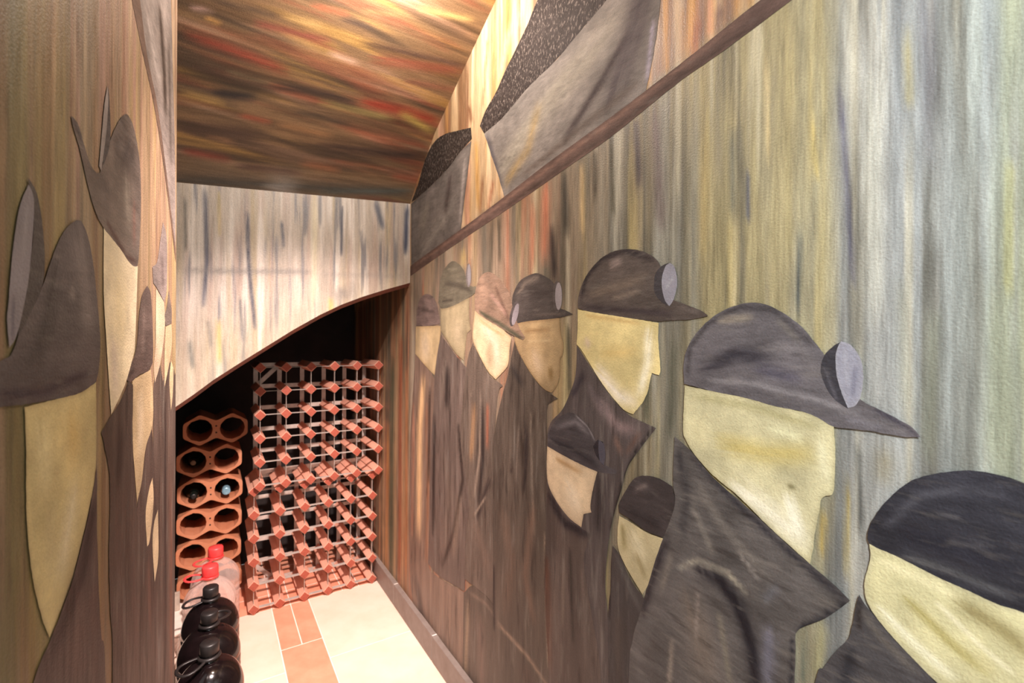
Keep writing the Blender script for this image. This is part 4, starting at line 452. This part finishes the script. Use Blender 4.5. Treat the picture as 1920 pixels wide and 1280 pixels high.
CEIL_STROKES = [
 ([(-55.1, 421.9), (23.2, 416.7), (170.4, 398.2)], 25.375, (152, 76, 60), 0.7200000000000001),
 ([(411, 362.4), (536.2, 371.9), (654.3, 360.6)], 27.5, (162, 73, 56), 0.76),
 ([(400.4, 508.2), (662.7, 559.2)], 30.125, (147, 85, 66), 0.6400000000000001),
 ([(92.8, 501.3), (274.9, 517.4)], 16.75, (148, 87, 73), 0.6400000000000001),
 ([(217.1, 596.2), (303.7, 605.3)], 14.125, (175, 103, 75), 0.6400000000000001),
 ([(-72, 97.6), (43.2, 89.8)], 19.5, (128, 67, 56), 0.6400000000000001),
 ([(567.2, 109.6), (686.5, 104.8)], 26.5, (152, 89, 68), 0.6400000000000001),
 ([(259.4, 112.2), (377, 104)], 24.25, (149, 98, 71), 0.5599999999999999),
 ([(71.3, 234.4), (148.5, 231.7)], 13.375, (156, 87, 65), 0.6400000000000001),
 ([(-75.5, 265.8), (25.9, 259.8)], 20.75, (170, 137, 84), 0.68),
 ([(527.7, 358.3), (652.5, 313)], 25.25, (181, 158, 89), 0.7200000000000001),
 ([(159.9, 545.5), (245.9, 548.7)], 14.75, (201, 165, 109), 0.6400000000000001),
 ([(476, 687.3), (626.9, 715)], 16.375, (212, 181, 118), 0.6400000000000001),
 ([(-15.7, 478.6), (14.1, 471.8)], 11.375, (201, 152, 90), 0.6400000000000001),
 ([(282.7, 326), (507.2, 329.8)], 20.125, (167, 150, 98), 0.6400000000000001),
 ([(37, 351.1), (139.3, 347)], 15.5, (166, 150, 108), 0.5599999999999999),
 ([(167.8, 231.7), (326.5, 224.4)], 18.875, (166, 123, 85), 0.5599999999999999),
 ([(-17.5, 156.3), (51.7, 149.7)], 14.125, (170, 127, 92), 0.5599999999999999),
 ([(-72.8, 339.7), (37.6, 329.3), (140.4, 334.8)], 43.375, (61, 54, 48), 0.68),
 ([(3.5, 285.4), (105.7, 295.3)], 22.375, (49, 45, 44), 0.68),
 ([(366.2, 546.3), (655.3, 575.6)], 14.5, (88, 67, 58), 0.6400000000000001),
 ([(157.3, 347.9), (303.2, 360.2), (380.1, 352.2)], 22.875, (68, 57, 52), 0.68),
 ([(211.8, 285.6), (372.7, 276.1)], 18.25, (75, 63, 52), 0.6400000000000001),
 ([(-78.6, 174), (122.6, 182.3)], 34, (80, 63, 54), 0.6400000000000001),
 ([(305.3, 178.5), (651.9, 210.8)], 34.125, (67, 53, 47), 0.68),
 ([(-84, 7.1), (240.1, 26.5), (617.4, 43.3)], 31, (66, 66, 63), 0.6400000000000001),
 ([(328.8, 15.5), (650.5, 56.7)], 16.25, (89, 97, 93), 0.5599999999999999),
 ([(159.1, 1.8), (242.8, -1.6)], 103.5, (159, 154, 148), 0.5599999999999999),
 ([(-45.4, 490.2), (-8.9, 494.8)], 11.875, (189, 153, 142), 0.5599999999999999),
 ([(281.1, 482.6), (356, 480.4)], 16.5, (212, 174, 151), 0.6400000000000001),
 ([(-1.1, 524.4), (139.4, 537.6)], 14, (93, 77, 64), 0.5599999999999999),
 ([(289.3, 587.9), (374.6, 589.7)], 11.25, (89, 73, 65), 0.5599999999999999),
 ([(504.2, 472.1), (679, 491.7)], 18.375, (139, 88, 71), 0.48),
 ([(73.1, 73), (247.1, 73.9)], 19, (80, 61, 54), 0.5599999999999999),
 ([(336.2, 628.2), (445.5, 655.5)], 10.625, (145, 128, 88), 0.5599999999999999),
]


# ------------------------------------------------------------------ structure: right wall
def grid_me(name, X, Y, f):
    nx, ny = len(X), len(Y); V = [f(x, y) for y in Y for x in X]
    F = [(j*nx+i, j*nx+i+1, (j+1)*nx+i+1, (j+1)*nx+i) for j in range(ny-1) for i in range(nx-1)]
    return mesh(name, V, F)

def bg_right(Fd, Z):
    C = ramp(Fd, [(-.5, (146, 150, 132)), (.1, (148, 150, 122)), (.13, (156, 160, 128)), (.15, (152, 158, 150)), (.2, (150, 155, 154)), (.24, (160, 162, 158)), (.27, (168, 168, 160)),
                  (.30, (158, 154, 130)), (.36, (160, 150, 114)), (.45, (152, 142, 106)), (.55, (138, 128, 102)), (.7, (132, 121, 101)),
                  (.95, (134, 118, 100)), (1.3, (142, 122, 102)), (1.7, (152, 132, 114)), (1.95, (146, 122, 100)), (2.7, (104, 86, 72))])
    t = np.log(Fd+.9)*70; near = 1-sstep(Fd, .3, .9); far = sstep(Fd, .7, 1.2)
    n = lambda k, fu=1., fv=2.2: fbm(t*fu+k*7.7, Z*fv+k*3.3, 100+k)
    C = blend(C, (92, 90, 80), sstep(n(1), .52, .8)*.75)
    C = blend(C, (198, 192, 168), sstep(n(2, 1.3), .55, .8)*.65)
    C = blend(C, (188, 166, 100), sstep(n(3, .7), .52, .8)*.5*(1-.5*far)*sstep(Fd, .24, .34))
    C = blend(C, (122, 128, 132), sstep(n(4, .6, 1.5), .48, .75)*.6*near)
    C = blend(C, (168, 104, 78), sstep(n(5, .9), .5, .78)*.75*far)
    C = blend(C, (76, 70, 58), sstep(n(6, 1.2, 3.), .62, .85)*.8*sstep(Fd, .4, .7))
    end = sstep(Fd, 1.72, 1.9)
    C = blend(C, (160, 104, 78), sstep(n(7, 1.3, .8), .47, .65)*.65*end); C = blend(C, (98, 96, 80), sstep(n(8, 1.4, .8), .5, .7)*.7*end)
    C = blend(C, (190, 158, 118), sstep(n(9, 1.5, .8), .5, .68)*.75*end)
    above = sstep(Z-(1.66-.145*Fd), -.02, .01)*sstep(Fd, .25, .45)
    W = ramp(Fd, [(.2, (138, 112, 96)), (.6, (146, 118, 100)), (.9, (196, 172, 142)), (1.3, (196, 168, 130)), (1.8, (180, 148, 112))])
    W = blend(W, (118, 84, 58), sstep(n(10, 1.2), .52, .72)*.8); W = blend(W, (238, 214, 178), sstep(n(11, 1.1), .5, .75)*.8)
    W = blend(W, (214, 158, 90), sstep(n(12, .9), .52, .75)*.7); W = blend(W, (206, 150, 128), sstep(n(13, .9), .58, .78)*.6)
    return C*(1-above[:, None])+W*above[:, None]

def wall_frame(origin, xdir, ydir, zdir):
    m = Matrix((Vector(xdir), Vector(ydir), Vector(zdir))).transposed().to_4x4(); m.translation = origin; return m
SK = .088
us = [-.55]
while us[-1] < YB: us.append(us[-1]+max(.0026, .0032*(us[-1]+.45)/.55))
us[-1] = YB
vsr = list(np.arange(0, 2.75, .018))
me = grid_me('wall_right', [-u for u in us], vsr, lambda x, y: (x, y, 0))
me.flip_normals()
co = np.array([v.co[:] for v in me.vertices]); Fd = -co[:, 0]; Zc = co[:, 1]
C = bg_right(Fd, Zc); P2 = co[:, :2]
for k, (pts, wd, rgb, al) in enumerate(RIGHT_STROKES): C = stroke(C, P2, pts, wd, rgb, al, 300+k)
set_col(me, C)
wall_right = link('wall_right', me, PM['v'])
wall_right.matrix_world = wall_frame((XW, 0, 0), (0, -1, 0), (0, 0, 1), (-1, 0, 0))
tag(wall_right, 'long wall painted with a mural of miners in caps and lamps', 'wall', kind='structure')

# left partition wall
nrm = math.hypot(1, LWS); ld = (LWS/nrm, 1/nrm, 0); ln = (1/nrm, -LWS/nrm, 0); LLEN = LWE*nrm
def bg_left(U, Z):
    C = ramp(U, [(-.5, (104, 98, 72)), (.58, (110, 104, 74)), (.66, (130, 116, 80)), (.74, (126, 112, 92)), (.88, (146, 124, 100)), (1.02, (162, 136, 108)), (1.22, (156, 136, 116))])
    t = U*60
    n = lambda k, fu=1., fv=2.: fbm(t*fu+k*5.1, Z*fv+k*2.7, 200+k)
    C = blend(C, (104, 90, 58), sstep(n(1), .5, .8)*.6); C = blend(C, (168, 146, 88), sstep(n(2, .7), .52, .8)*.5)
    C = blend(C, (150, 116, 104), sstep(n(3, 1.2), .52, .78)*.6); C = blend(C, (184, 160, 126), sstep(n(4, 1.1), .56, .8)*.55)
    C = blend(C, (132, 98, 72), sstep(n(5, .8), .55, .8)*.5)
    return C
me = grid_me('wall_left', np.linspace(-.6, LLEN, 420), list(np.arange(0, 2.75, .02)), lambda x, y: (x, y, 0))
co = np.array([v.co[:] for v in me.vertices]); C = bg_left(co[:, 0], co[:, 1])
set_col(me, C)
bm = bmesh.new(); bm.from_mesh(me)                                    # the partition's thickness and end face
base = [bm.verts.new(p) for p in ((LLEN, 0, 0), (LLEN, 2.73, 0), (LLEN, 2.73, -.07), (LLEN, 0, -.07), (-.6, 0, -.07), (-.6, 2.73, -.07))]
bm.faces.new((base[0], base[3], base[2], base[1])); bm.faces.new((base[3], base[4], base[5], base[2]))
cl = bm.verts.layers.float_color['col']
for v in base: v[cl] = lin4((120, 96, 76))
bm.to_mesh(me); bm.free()
wall_left = link('wall_left', me, PM['v'])
wall_left.matrix_world = wall_frame((LW0, 0, 0), ld, (0, 0, 1), ln)
tag(wall_left, 'partition wall painted with tall miners and a slanting beam', 'wall', kind='structure')

# pale end wall with the arched lower edge
nx, ny = 260, 60
xs = np.linspace(HL, XW, nx); ah = np.interp(xs, [a[0] for a in ARCH], [a[1] for a in ARCH])
V = []; HP = []
for j in range(ny):
    for i in range(nx):
        z = ah[i]+(top_h(xs[i])-ah[i])*j/(ny-1); V.append((xs[i], YH, z)); HP.append((xs[i], z))
Fc = [(j*nx+i, j*nx+i+1, (j+1)*nx+i+1, (j+1)*nx+i) for j in range(ny-1) for i in range(nx-1)]
HP = np.array(HP); n = lambda k, fu=1., fv=3.: fbm(HP[:, 0]*52*fu+k*9.1, HP[:, 1]*fv+k, 400+k)
C = np.tile(np.array((182., 170., 156.)), (len(HP), 1))
C = blend(C, (222, 214, 204), sstep(n(1), .45, .75)*.8); C = blend(C, (176, 156, 116), sstep(n(2, .8), .54, .78)*.5)
C = blend(C, (176, 152, 140), sstep(n(3, 1.1), .52, .78)*.6); C = blend(C, (112, 112, 118), sstep(n(4, 1.4, 5), .58, .8)*.75)
C = blend(C, (140, 132, 108), sstep(-HP[:, 1]+np.interp(HP[:, 0], [0, .66], [1.15, 1.35]), -.12, .1)*.45)
for k, (pts, wd, rgb, al) in enumerate(HEADER_STROKES): C = stroke(C, HP, pts, wd, rgb, al, 500+k)
me = mesh('wall_end', V, Fc); set_col(me, C)
wall_end = tag(link('wall_end', me, PM['hd']), 'pale streaked end wall above the dark arched recess', 'wall', kind='structure')
# arch lip: chamfer and soffit under the end wall
V = []; Fc = []
nx = 90; xs = np.linspace(HL, XW, nx); ah = np.interp(xs, [a[0] for a in ARCH], [a[1] for a in ARCH])
for x, z in zip(xs, ah): V += [(x, YH, z), (x, YH+.012, z-.014), (x, YH+.10, z-.012), (x, YH+.10, 1.61)]
for i in range(nx-1):
    for k in range(3): a = i*4+k; Fc.append((a, a+1, a+5, a+4))
link('arch_edge', mesh('arch_edge', V, Fc), M['lip'], wall_end)

# ceiling: curved stair soffit, grid over (profile length, x)
pf = np.array(PROF); ds = np.r_[0, np.cumsum(np.hypot(*np.diff(pf, axis=0).T))]
ns, nx = 460, 64
ss = np.linspace(0, ds[-1], ns); yy = np.interp(ss, ds, pf[:, 0]); zz = np.interp(ss, ds, pf[:, 1])
xs = np.linspace(HL, XW, nx); V = []; SP = []
for j in range(ns):
    for i in range(nx):
        tilt = (top_h(xs[i])-top_h(XW))*max(0, 1-ss[j]/.5)
        V.append((xs[i], yy[j], zz[j]+tilt)); SP.append((xs[i], ss[j]))
Fc = [(j*nx+i, (j+1)*nx+i, (j+1)*nx+i+1, j*nx+i+1) for j in range(ns-1) for i in range(nx-1)]
SP = np.array(SP); n = lambda k, fu=1., fv=1.: fbm(SP[:, 1]*24*fu+k*6.3+SP[:, 0]*2.8, SP[:, 0]*3.0*fv+k*4.1, 600+k)
C = np.tile(np.array((134., 106., 78.)), (len(SP), 1))
C = blend(C, (72, 60, 50), sstep(n(1), .52, .74)*.8); C = blend(C, (186, 146, 84), sstep(n(2, 1.1), .54, .76)*.75)
C = blend(C, (150, 84, 64), sstep(n(3, .9), .56, .76)*.7); C = blend(C, (190, 152, 128), sstep(n(4, 1.2), .58, .8)*.6)
C = blend(C, (84, 66, 50), sstep(n(5, 1.5), .55, .75)*.6)
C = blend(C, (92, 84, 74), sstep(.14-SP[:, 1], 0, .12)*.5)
for k, (pts, wd, rgb, al) in enumerate(CEIL_STROKES): C = stroke(C, SP, pts, wd, rgb, al, 700+k)
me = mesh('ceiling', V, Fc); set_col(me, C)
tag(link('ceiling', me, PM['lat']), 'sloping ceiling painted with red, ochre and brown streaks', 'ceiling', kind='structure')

# recess shell behind the arch, coloured near-black for its shade, and the walls out of sight
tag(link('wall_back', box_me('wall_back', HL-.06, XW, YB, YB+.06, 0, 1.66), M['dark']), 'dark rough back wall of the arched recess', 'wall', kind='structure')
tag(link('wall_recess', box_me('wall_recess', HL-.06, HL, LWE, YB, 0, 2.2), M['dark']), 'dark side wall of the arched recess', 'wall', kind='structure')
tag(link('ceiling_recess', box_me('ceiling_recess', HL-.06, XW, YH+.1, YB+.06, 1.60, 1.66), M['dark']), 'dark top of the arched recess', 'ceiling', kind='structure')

# floor: grout bed and single tiles
floor = tag(link('floor', box_me('floor', -.9, XW+.02, -1.2, YB, -.05, -.0009), M['grout']), 'tiled floor of cream tiles with a red strip', 'floor', kind='structure')
G = .0018; tiles = {}
def tile(x0, x1, y0, y1, mat):
    key = (round(x1-x0, 3), round(y1-y0, 3), mat)
    if key not in tiles:
        a, b = (x1-x0)/2-G, (y1-y0)/2-G
        tiles[key] = box_me('tile', -a, a, -b, b, -.0009, .0, .0004)
        tiles[key].materials.append(M[mat])
    o = link('tile', tiles[key], None, floor); o.location = ((x0+x1)/2, (y0+y1)/2, 0)
YT = 2.174
for k in range(-3, 13):                                    # red band across, under the racks
    x0 = .211+.0705*k
    if x0 < -.85 or x0 > XW: continue
    x1 = min(x0+.0705, XW)
    for j in range(4): tile(x0, x1, YT+.127*j, min(YT+.127*(j+1), YB), 'red_tile')
for j, (y0, y1) in enumerate([(1.865, YT), (1.555, 1.865), (1.245, 1.555), (.935, 1.245), (.625, .935), (.315, .625), (.005, .315), (-.305, .005)]):
    if j % 2 == 0:
        tile(.211, .2815, y0, y1, 'red_tile'); tile(.2815, .352, y0, y1, 'red_tile')
    else: tile(.211, .352, y0, y1, 'red_tile')
for j in range(6):
    y1 = YT-.44*j; y0 = y1-.44
    tile(.352, XW, y0, y1, 'cream_tile'); tile(-.10, .211, y0, y1, 'cream_tile'); tile(-.41, -.10, y0, y1, 'cream_tile')

# skirting boards
bb = tag(link('baseboard_right', box_me('baseboard_right', XW-.016, XW, -.55, YB, 0, SK-.001), M['grout']), 'grey tile skirting along the mural wall', 'baseboard', kind='structure')
y = 2.345; skt = box_me('tile', -.019, 0, -.2015, .2015, 0, SK, .0012); skt.materials.append(M['skirt'])
while y > -.7:
    o = link('tile', skt, None, bb); o.location = (XW, y-.2035, 0); y -= .407
o = link('tile', box_me('tile', XW-.019, XW, 2.349, YB, 0, SK, .0012), M['skirt'], bb)
tag(link('baseboard_left', box_me('baseboard_left', HL, -.108, 2.36, 2.372, 0, .075, .001), M['pale_skirt']), 'short pale kerb standing beside the clear jugs', 'baseboard', kind='structure')

# ------------------------------------------------------------------ mural figures (flat paint, children of their wall)
def smooth_outline(pts, step):
    P = [np.asarray(p, float)/1000. for p in pts]; N = len(P); out = []
    def corner(i):
        a = P[i]-P[i-1]; b = P[(i+1) % N]-P[i]
        c = a@b/(np.hypot(*a)*np.hypot(*b)+1e-12); return c < .62
    cr = [corner(i) for i in range(N)]
    for i in range(N):
        p1, p2 = P[i], P[(i+1) % N]
        p0 = P[i-1] if not cr[i] else p1*2-p2; p3 = P[(i+2) % N] if not cr[(i+1) % N] else p2*2-p1
        k = max(1, min(24, int(np.hypot(*(p2-p1))/step)))
        for s in range(k):
            t = s/k
            out.append(.5*(2*p1+(p2-p0)*t+(2*p0-5*p1+4*p2-p3)*t*t+(3*p1-p0-3*p2+p3)*t**3))
    O = np.array(out); a = np.arange(len(O))
    d = np.roll(O, -1, 0)-np.roll(O, 1, 0); nn = np.stack([-d[:, 1], d[:, 0]], -1)/(np.hypot(d[:, 0], d[:, 1])[:, None]+1e-9)
    return O+nn*((vnoise(a*.45, a*0., len(O))-.5)*step*(.1 if len(pts) > 20 and step > .0035 else .3))[:, None]
def inside(P, poly):
    r = np.zeros(len(P), bool); x, y = P[:, 0], P[:, 1]; q = np.roll(poly, 1, 0)
    for (x1, y1), (x2, y2) in zip(poly, q):
        if y1 == y2: continue
        r ^= ((y1 > y) != (y2 > y)) & (x < (x2-x1)*(y-y1)/(y2-y1)+x1)
    return r
layer = [0]
def paint_part(name, label, kind, rgb, outline, mods, parent, seed):
    O = np.array(outline)/1000.; ext = O.max(0)-O.min(0)
    vis = ext.copy(); area = ext[0]*ext[1]
    step = float(np.clip(math.sqrt(area/8000), .0016, .006))
    O = smooth_outline(outline, step)
    gx = np.arange(O[:, 0].min(), O[:, 0].max(), step); gy = np.arange(O[:, 1].min(), O[:, 1].max(), step)
    GX, GY = np.meshgrid(gx, gy); GX[1::2] += step/2
    Q = np.stack([GX.ravel(), GY.ravel()], -1); Q = Q[inside(Q, O)]
    if len(Q): Q = Q[seg_dist(Q, list(O)+[O[0]]) > step*.45]
    allp = [Vector(p) for p in O]+[Vector(p) for p in Q]; n = len(O)
    vv, _, ff, _, _, _ = delaunay_2d_cdt(allp, [], [list(range(n))], 1, 1e-6)
    layer[0] += 1; z = .0003+.00004*layer[0]
    me = mesh(name, [(p.x, p.y, z) for p in vv], [tuple(f) for f in ff])
    bm = bmesh.new(); bm.from_mesh(me); bmesh.ops.recalc_face_normals(bm, faces=bm.faces)
    if bm.faces and sum(f.normal.z for f in bm.faces) < 0: bmesh.ops.reverse_faces(bm, faces=bm.faces)
    bm.to_mesh(me); bm.free()
    P = np.array([v.co[:2] for v in me.vertices])
    C = np.tile(np.asarray(rgb, float), (len(P), 1))
    v = fbm(P[:, 0]*18, P[:, 1]*(3 if kind in 'vw' else 14), seed); C = C*(1+(v[:, None]-.5)*.35)
    for k, md in enumerate(mods):
        if md[0] == 'e':
            d = seg_dist(P, list(O)+[O[0]]); C = blend(C, md[2], np.exp(-(d*1000/md[1])**2)*md[3])
        else: C = stroke(C, P, md[1], md[2], md[3], md[4], seed+k)
    set_col(me, C)
    o = link(name, me, PM[kind], parent)
    if label: o['label'] = label
    return o
for wall, data in ((wall_right, RIGHT_FIGURES), (wall_left, LEFT_FIGURES)):
    layer[0] = 0
    for fi, (fname, flabel, parts) in enumerate(data):
        fig = empty(fname, parent=wall); fig['label'] = flabel
        for pi, (pn, pl, kind, rgb, outline, mods) in enumerate(parts):
            paint_part(pn, pl, kind, rgb, outline, mods, fig, 900+fi*40+pi*5)

# ------------------------------------------------------------------ wine racks
PIT, RD = .095, .245
def bar_me():
    h = .0212; v = []
    for y in (0, RD):
        for a in range(4):
            v.append((h*math.cos(a*math.pi/2), y, h*math.sin(a*math.pi/2)))
    bm = bmesh.new(); vs_ = [bm.verts.new(p) for p in v]
    bm.faces.new(vs_[0:4]); bm.faces.new(vs_[7:3:-1])
    for a in range(4): b = (a+1) % 4; bm.faces.new((vs_[a], vs_[a+4], vs_[b+4], vs_[b]))
    bmesh.ops.recalc_face_normals(bm, faces=bm.faces)
    bmesh.ops.bevel(bm, geom=list(bm.edges), offset=.0012, segments=1, affect='EDGES')
    me = bpy.data.meshes.new('bar'); bm.to_mesh(me); bm.free(); me.materials.append(M['wood']); me.materials.append(M['wood_end'])
    for p in me.polygons:
        if abs(p.normal.y) > .9: p.material_index = 1
    return me
BAR = bar_me(); L5 = 5*PIT
FH = box_me('front_strip', 0, L5, .006, .024, -.0007, .0007); FV = box_me('front_strip', -.0007, .0007, .006, .024, 0, L5)
BH = box_me('back_strip', 0, L5, RD, RD+.0012, -.009, .009); BV = box_me('back_strip', -.009, .009, RD+.0012, RD+.0024, 0, L5)
for me in (FH, FV, BH, BV): me.materials.append(M['steel'])
def brace_me(a, b):
    a, b = Vector(a), Vector(b); d = (b-a).normalized(); s = Vector((-d.z, 0, d.x))*.009; y = Vector((0, .0012, 0))
    v = [a+s, a-s, b-s, b+s]; v = v+[p+y for p in v]
    return mesh('brace', v, [(0, 1, 2, 3), (7, 6, 5, 4), (0, 4, 5, 1), (1, 5, 6, 2), (2, 6, 7, 3), (3, 7, 4, 0)])
def rack(x, y, z, rz, label, braces):
    t = empty('wine_rack', (x, y, z), rz); tag(t, label, 'wine rack', 'wooden wine racks')
    for j in range(6):
        for i in range(6):
            o = link('bar', BAR, None, t); o.location = (i*PIT, rnd.uniform(-.002, .002), j*PIT)
    for j in range(6):
        o = link('front_strip', FH, None, t); o.location = (0, 0, j*PIT); o = link('back_strip', BH, None, t); o.location = (0, 0, j*PIT)
        o = link('front_strip', FV, None, t); o.location = (j*PIT, 0, 0); o = link('back_strip', BV, None, t); o.location = (j*PIT, 0, 0)
    for a, b in braces: link('brace', brace_me(a, b), M['steel'], t)
    return t
rack(.145, 2.1615, .0212, 0, 'lower wooden wine rack of square bars, standing on the floor', [((.0, RD+.003, PIT), (PIT, RD+.003, 0))])
rack(.1632, 2.1356, .0212+L5+.0245, 0, 'upper wooden wine rack of square bars, stacked on the lower rack', [((.0, RD+.003, 4*PIT), (PIT, RD+.003, 5*PIT))])

# ------------------------------------------------------------------ terracotta bottle holders
def holder_me():
    out = [(-.118, -.030), (-.118, .030), (-.060, .0655), (0, .036), (.060, .0655), (.118, .030), (.118, -.030), (.060, -.0655), (0, -.036), (-.060, -.0655)]
    # rounded corners
    pts = []
    n = len(out)
    for i in range(n):
        a, b, c = (Vector(out[i-1]), Vector(out[i]), Vector(out[(i+1) % n])); r = .010
        p = b+(a-b).normalized()*r; q = b+(c-b).normalized()*r
        for t in (0, .33, .67, 1): pts.append(p*(1-t)**2+b*2*t*(1-t)+q*t*t)
    holes = []
    for cx in (-.06, .06):
        holes.append([Vector((cx+.0475*math.cos(a), .0475*math.sin(a))) for a in [2*math.pi*k/28 for k in range(28)]])
    allp = list(pts); edges = []; k = 0
    edges += [(i, (i+1) % len(pts)) for i in range(len(pts))]
    for hp in holes:
        s = len(allp); allp += hp; edges += [(s+i, s+(i+1) % 28) for i in range(28)]
    vv, ee, ff, _, _, _ = delaunay_2d_cdt(allp, edges, [], 2, 1e-6)
    ff = [f for f in ff if not any(math.hypot(sum(vv[i].x for i in f)/3-cx, sum(vv[i].y for i in f)/3) < .0455 for cx in (-.06, .06))
          and inside(np.array([[sum(vv[i].x for i in f)/3, sum(vv[i].y for i in f)/3]]), np.array([p[:] for p in pts]))[0]]
    D = .2; N = len(vv)
    V = [(p.x, 0, p.y) for p in vv]+[(p.x, D, p.y) for p in vv]
    F = [tuple(f) for f in ff]+[tuple(i+N for i in reversed(f)) for f in ff]
    cnt = {}
    for f in ff:
        for a, b in zip(f, f[1:]+f[:1]): cnt[(min(a, b), max(a, b))] = cnt.get((min(a, b), max(a, b)), 0)+1
    F += [(a, b, b+N, a+N) for (a, b), c in cnt.items() if c == 1]
    me = mesh('bottle_holder', V, F); bm = bmesh.new(); bm.from_mesh(me); bmesh.ops.recalc_face_normals(bm, faces=bm.faces)
    bm.to_mesh(me); bm.free(); me.materials.append(M['terracotta']); return me
HOLD = holder_me(); HY = 2.40
PEG = lathe_me('peg_hole_shade', [(.0035, 0), (.0035, .001)], 10); PEG.materials.append(M['dark'])  # flat dark disc painted as the shade inside a small hole
hx = [.001, -.003, -.001, .001, -.002, .020]
names = ['terracotta two-bottle holder at the bottom of the stack, on the floor', 'second terracotta two-bottle holder up, behind the red caps', 'empty terracotta holder directly under the one with the pale blue bottle top',
         'terracotta holder holding a pale blue topped bottle and a dark bottle', 'terracotta holder with one tan corked bottle', 'topmost terracotta two-bottle holder, shifted towards the rack']
for k in range(6):
    o = link('bottle_holder', HOLD); o.location = (hx[k]-.004, HY+rnd.uniform(-.004, .004), .0662+.1312*k)
    tag(o, names[k], 'bottle holder', 'stacked terracotta bottle holders')
    for dz in (-.014, .014):
        p = link('peg_hole_shade', PEG, None, o); p.location = (0, -.0006, dz); p.rotation_euler = (-math.pi/2, 0, 0)

# wine bottles lying in the holders, neck towards the passage
BODY = lathe_me('bottle_glass', [(.01, .29), (.036, .29), (.037, .285), (.037, .115), (.034, .095), (.022, .078), (.0150, .064), (.0140, .03), (.0155, .028), (.0155, .02), (.014, .018), (.013, .0)], 24)
def bottle(x, y, z, cap, label):
    t = empty('wine_bottle', (x, y, z), 0); tag(t, label, 'bottle', 'wine bottles in the terracotta holders')
    b = link('glass', BODY, M['glass_green'], t); b.rotation_euler = (-math.pi/2, 0, 0)
    prof = [(.006, -.004), (.0145, -.004), (.016, -.002), (.0163, .03), (.0160, .045)] if cap == 'blue_cap' else [(.004, -.003), (.0095, -.003), (.0105, 0), (.0105, .004)]
    c = link('capsule' if cap == 'blue_cap' else 'cork', lathe_me('top', prof, 20), M[cap], t); c.rotation_euler = (-math.pi/2, 0, 0)
def hrow(k): return .0662+.1312*k
bottle(-.064, HY-.012, hrow(3)-.0095, 'black_cap', 'dark green wine bottle with black top lying in a terracotta holder')
bottle(.054, HY+.000, hrow(3)-.0095, 'blue_cap', 'wine bottle with a shiny pale blue top lying in a terracotta holder')
bottle(-.067, HY+.03, hrow(4)-.0095, 'tan', 'wine bottle with a tan cork lying in a terracotta holder')

# ------------------------------------------------------------------ plastic jugs
def jug_prof(): 
    p = [(.03, 0), (.07, 0), (.078, .006)]
    for k in range(7): z = .02+.024*k; p += [(.0795, z), (.0795, z+.014), (.0772, z+.018), (.0795, z+.022)]
    for k in range(1, 15):
        a = k/14*math.pi/2*.86; p.append((.0795*math.cos(a)**.9 if k else .0795, .19+.088*math.sin(a)))
    p += [(.0195, .281), (.0185, .290), (.0185, .300)]
    return p
JUG = lathe_me('jug_body', jug_prof(), 44)
JUGC = lathe_me('jug_body', jug_prof(), 96, lambda a, r, z: r*(1+.022*math.cos(a*16)*min(1, max(0, (z-.17)/.04))*max(0, min(1, (.285-z)/.02))) if z > .17 else r)
CAP = lathe_me('cap', [(.0205, .293), (.0215, .295), (.0215, .318), (.0195, .3215), (.004, .3215)], 28, lambda a, r, z: r*(1+.02*math.cos(a*28)) if .294 < z < .319 else r)
COLLAR = lathe_me('collar', [(.019, .282), (.026, .282), (.027, .285), (.026, .289), (.019, .289)], 28)
def handle_me(flip, drop):
    """loop of strap that leaves the collar, runs out sideways and comes back"""
    pts = []
    for k in range(21):
        a = math.pi*2*k/20
        pts.append((-.038-.036*math.cos(a), .024*math.sin(a)+.006*math.sin(2*a), .286-drop*(1-math.cos(a+math.pi))*.5*(1 if flip else .6)))
    return tube_me('handle', pts[:-1], .0045, .0028, 8, True)
CAPR = lathe_me('cap', [(r*1.17, z) for r, z in [(.0205, .290), (.0215, .293), (.0215, .318), (.0195, .3235), (.004, .3235)]], 28)
def jug(y, x, rz, body, bmat, cmat, label, drop, flip=True, dz=0.):
    t = empty('plastic_jug', (x, y, 0), rz); tag(t, label, 'jug', 'large plastic jugs along the partition')
    link('body', body, bmat, t); link('cap', CAPR if cmat is M['red_cap'] else CAP, cmat, t); link('collar', COLLAR, cmat, t)
    link('handle', handle_me(flip, drop), cmat, t)
    return t
JUGC2 = JUGC.copy()
jug(1.462, -.003, .45, JUG, M['jug'], M['black_cap'], 'dark wine jug with black cap at the front of the row', .008)
jug(1.625, -.004, -2.1, JUG, M['jug'], M['black_cap'], 'dark wine jug with black cap in the middle of the three dark jugs', .004)
jug(1.788, -.001, -.2, JUG, M['jug'], M['black_cap'], 'dark wine jug with black cap just in front of the clear jugs', .012)
jug(1.952, -.003, .0, JUGC, M['clear'], M['red_cap'], 'clear ribbed plastic jug with red cap right behind the dark jugs', -.006)
jug(2.115, .014, .5, JUGC2, M['clear'], M['red_cap'], 'clear plastic jug with red cap touching the terracotta stack', .006)
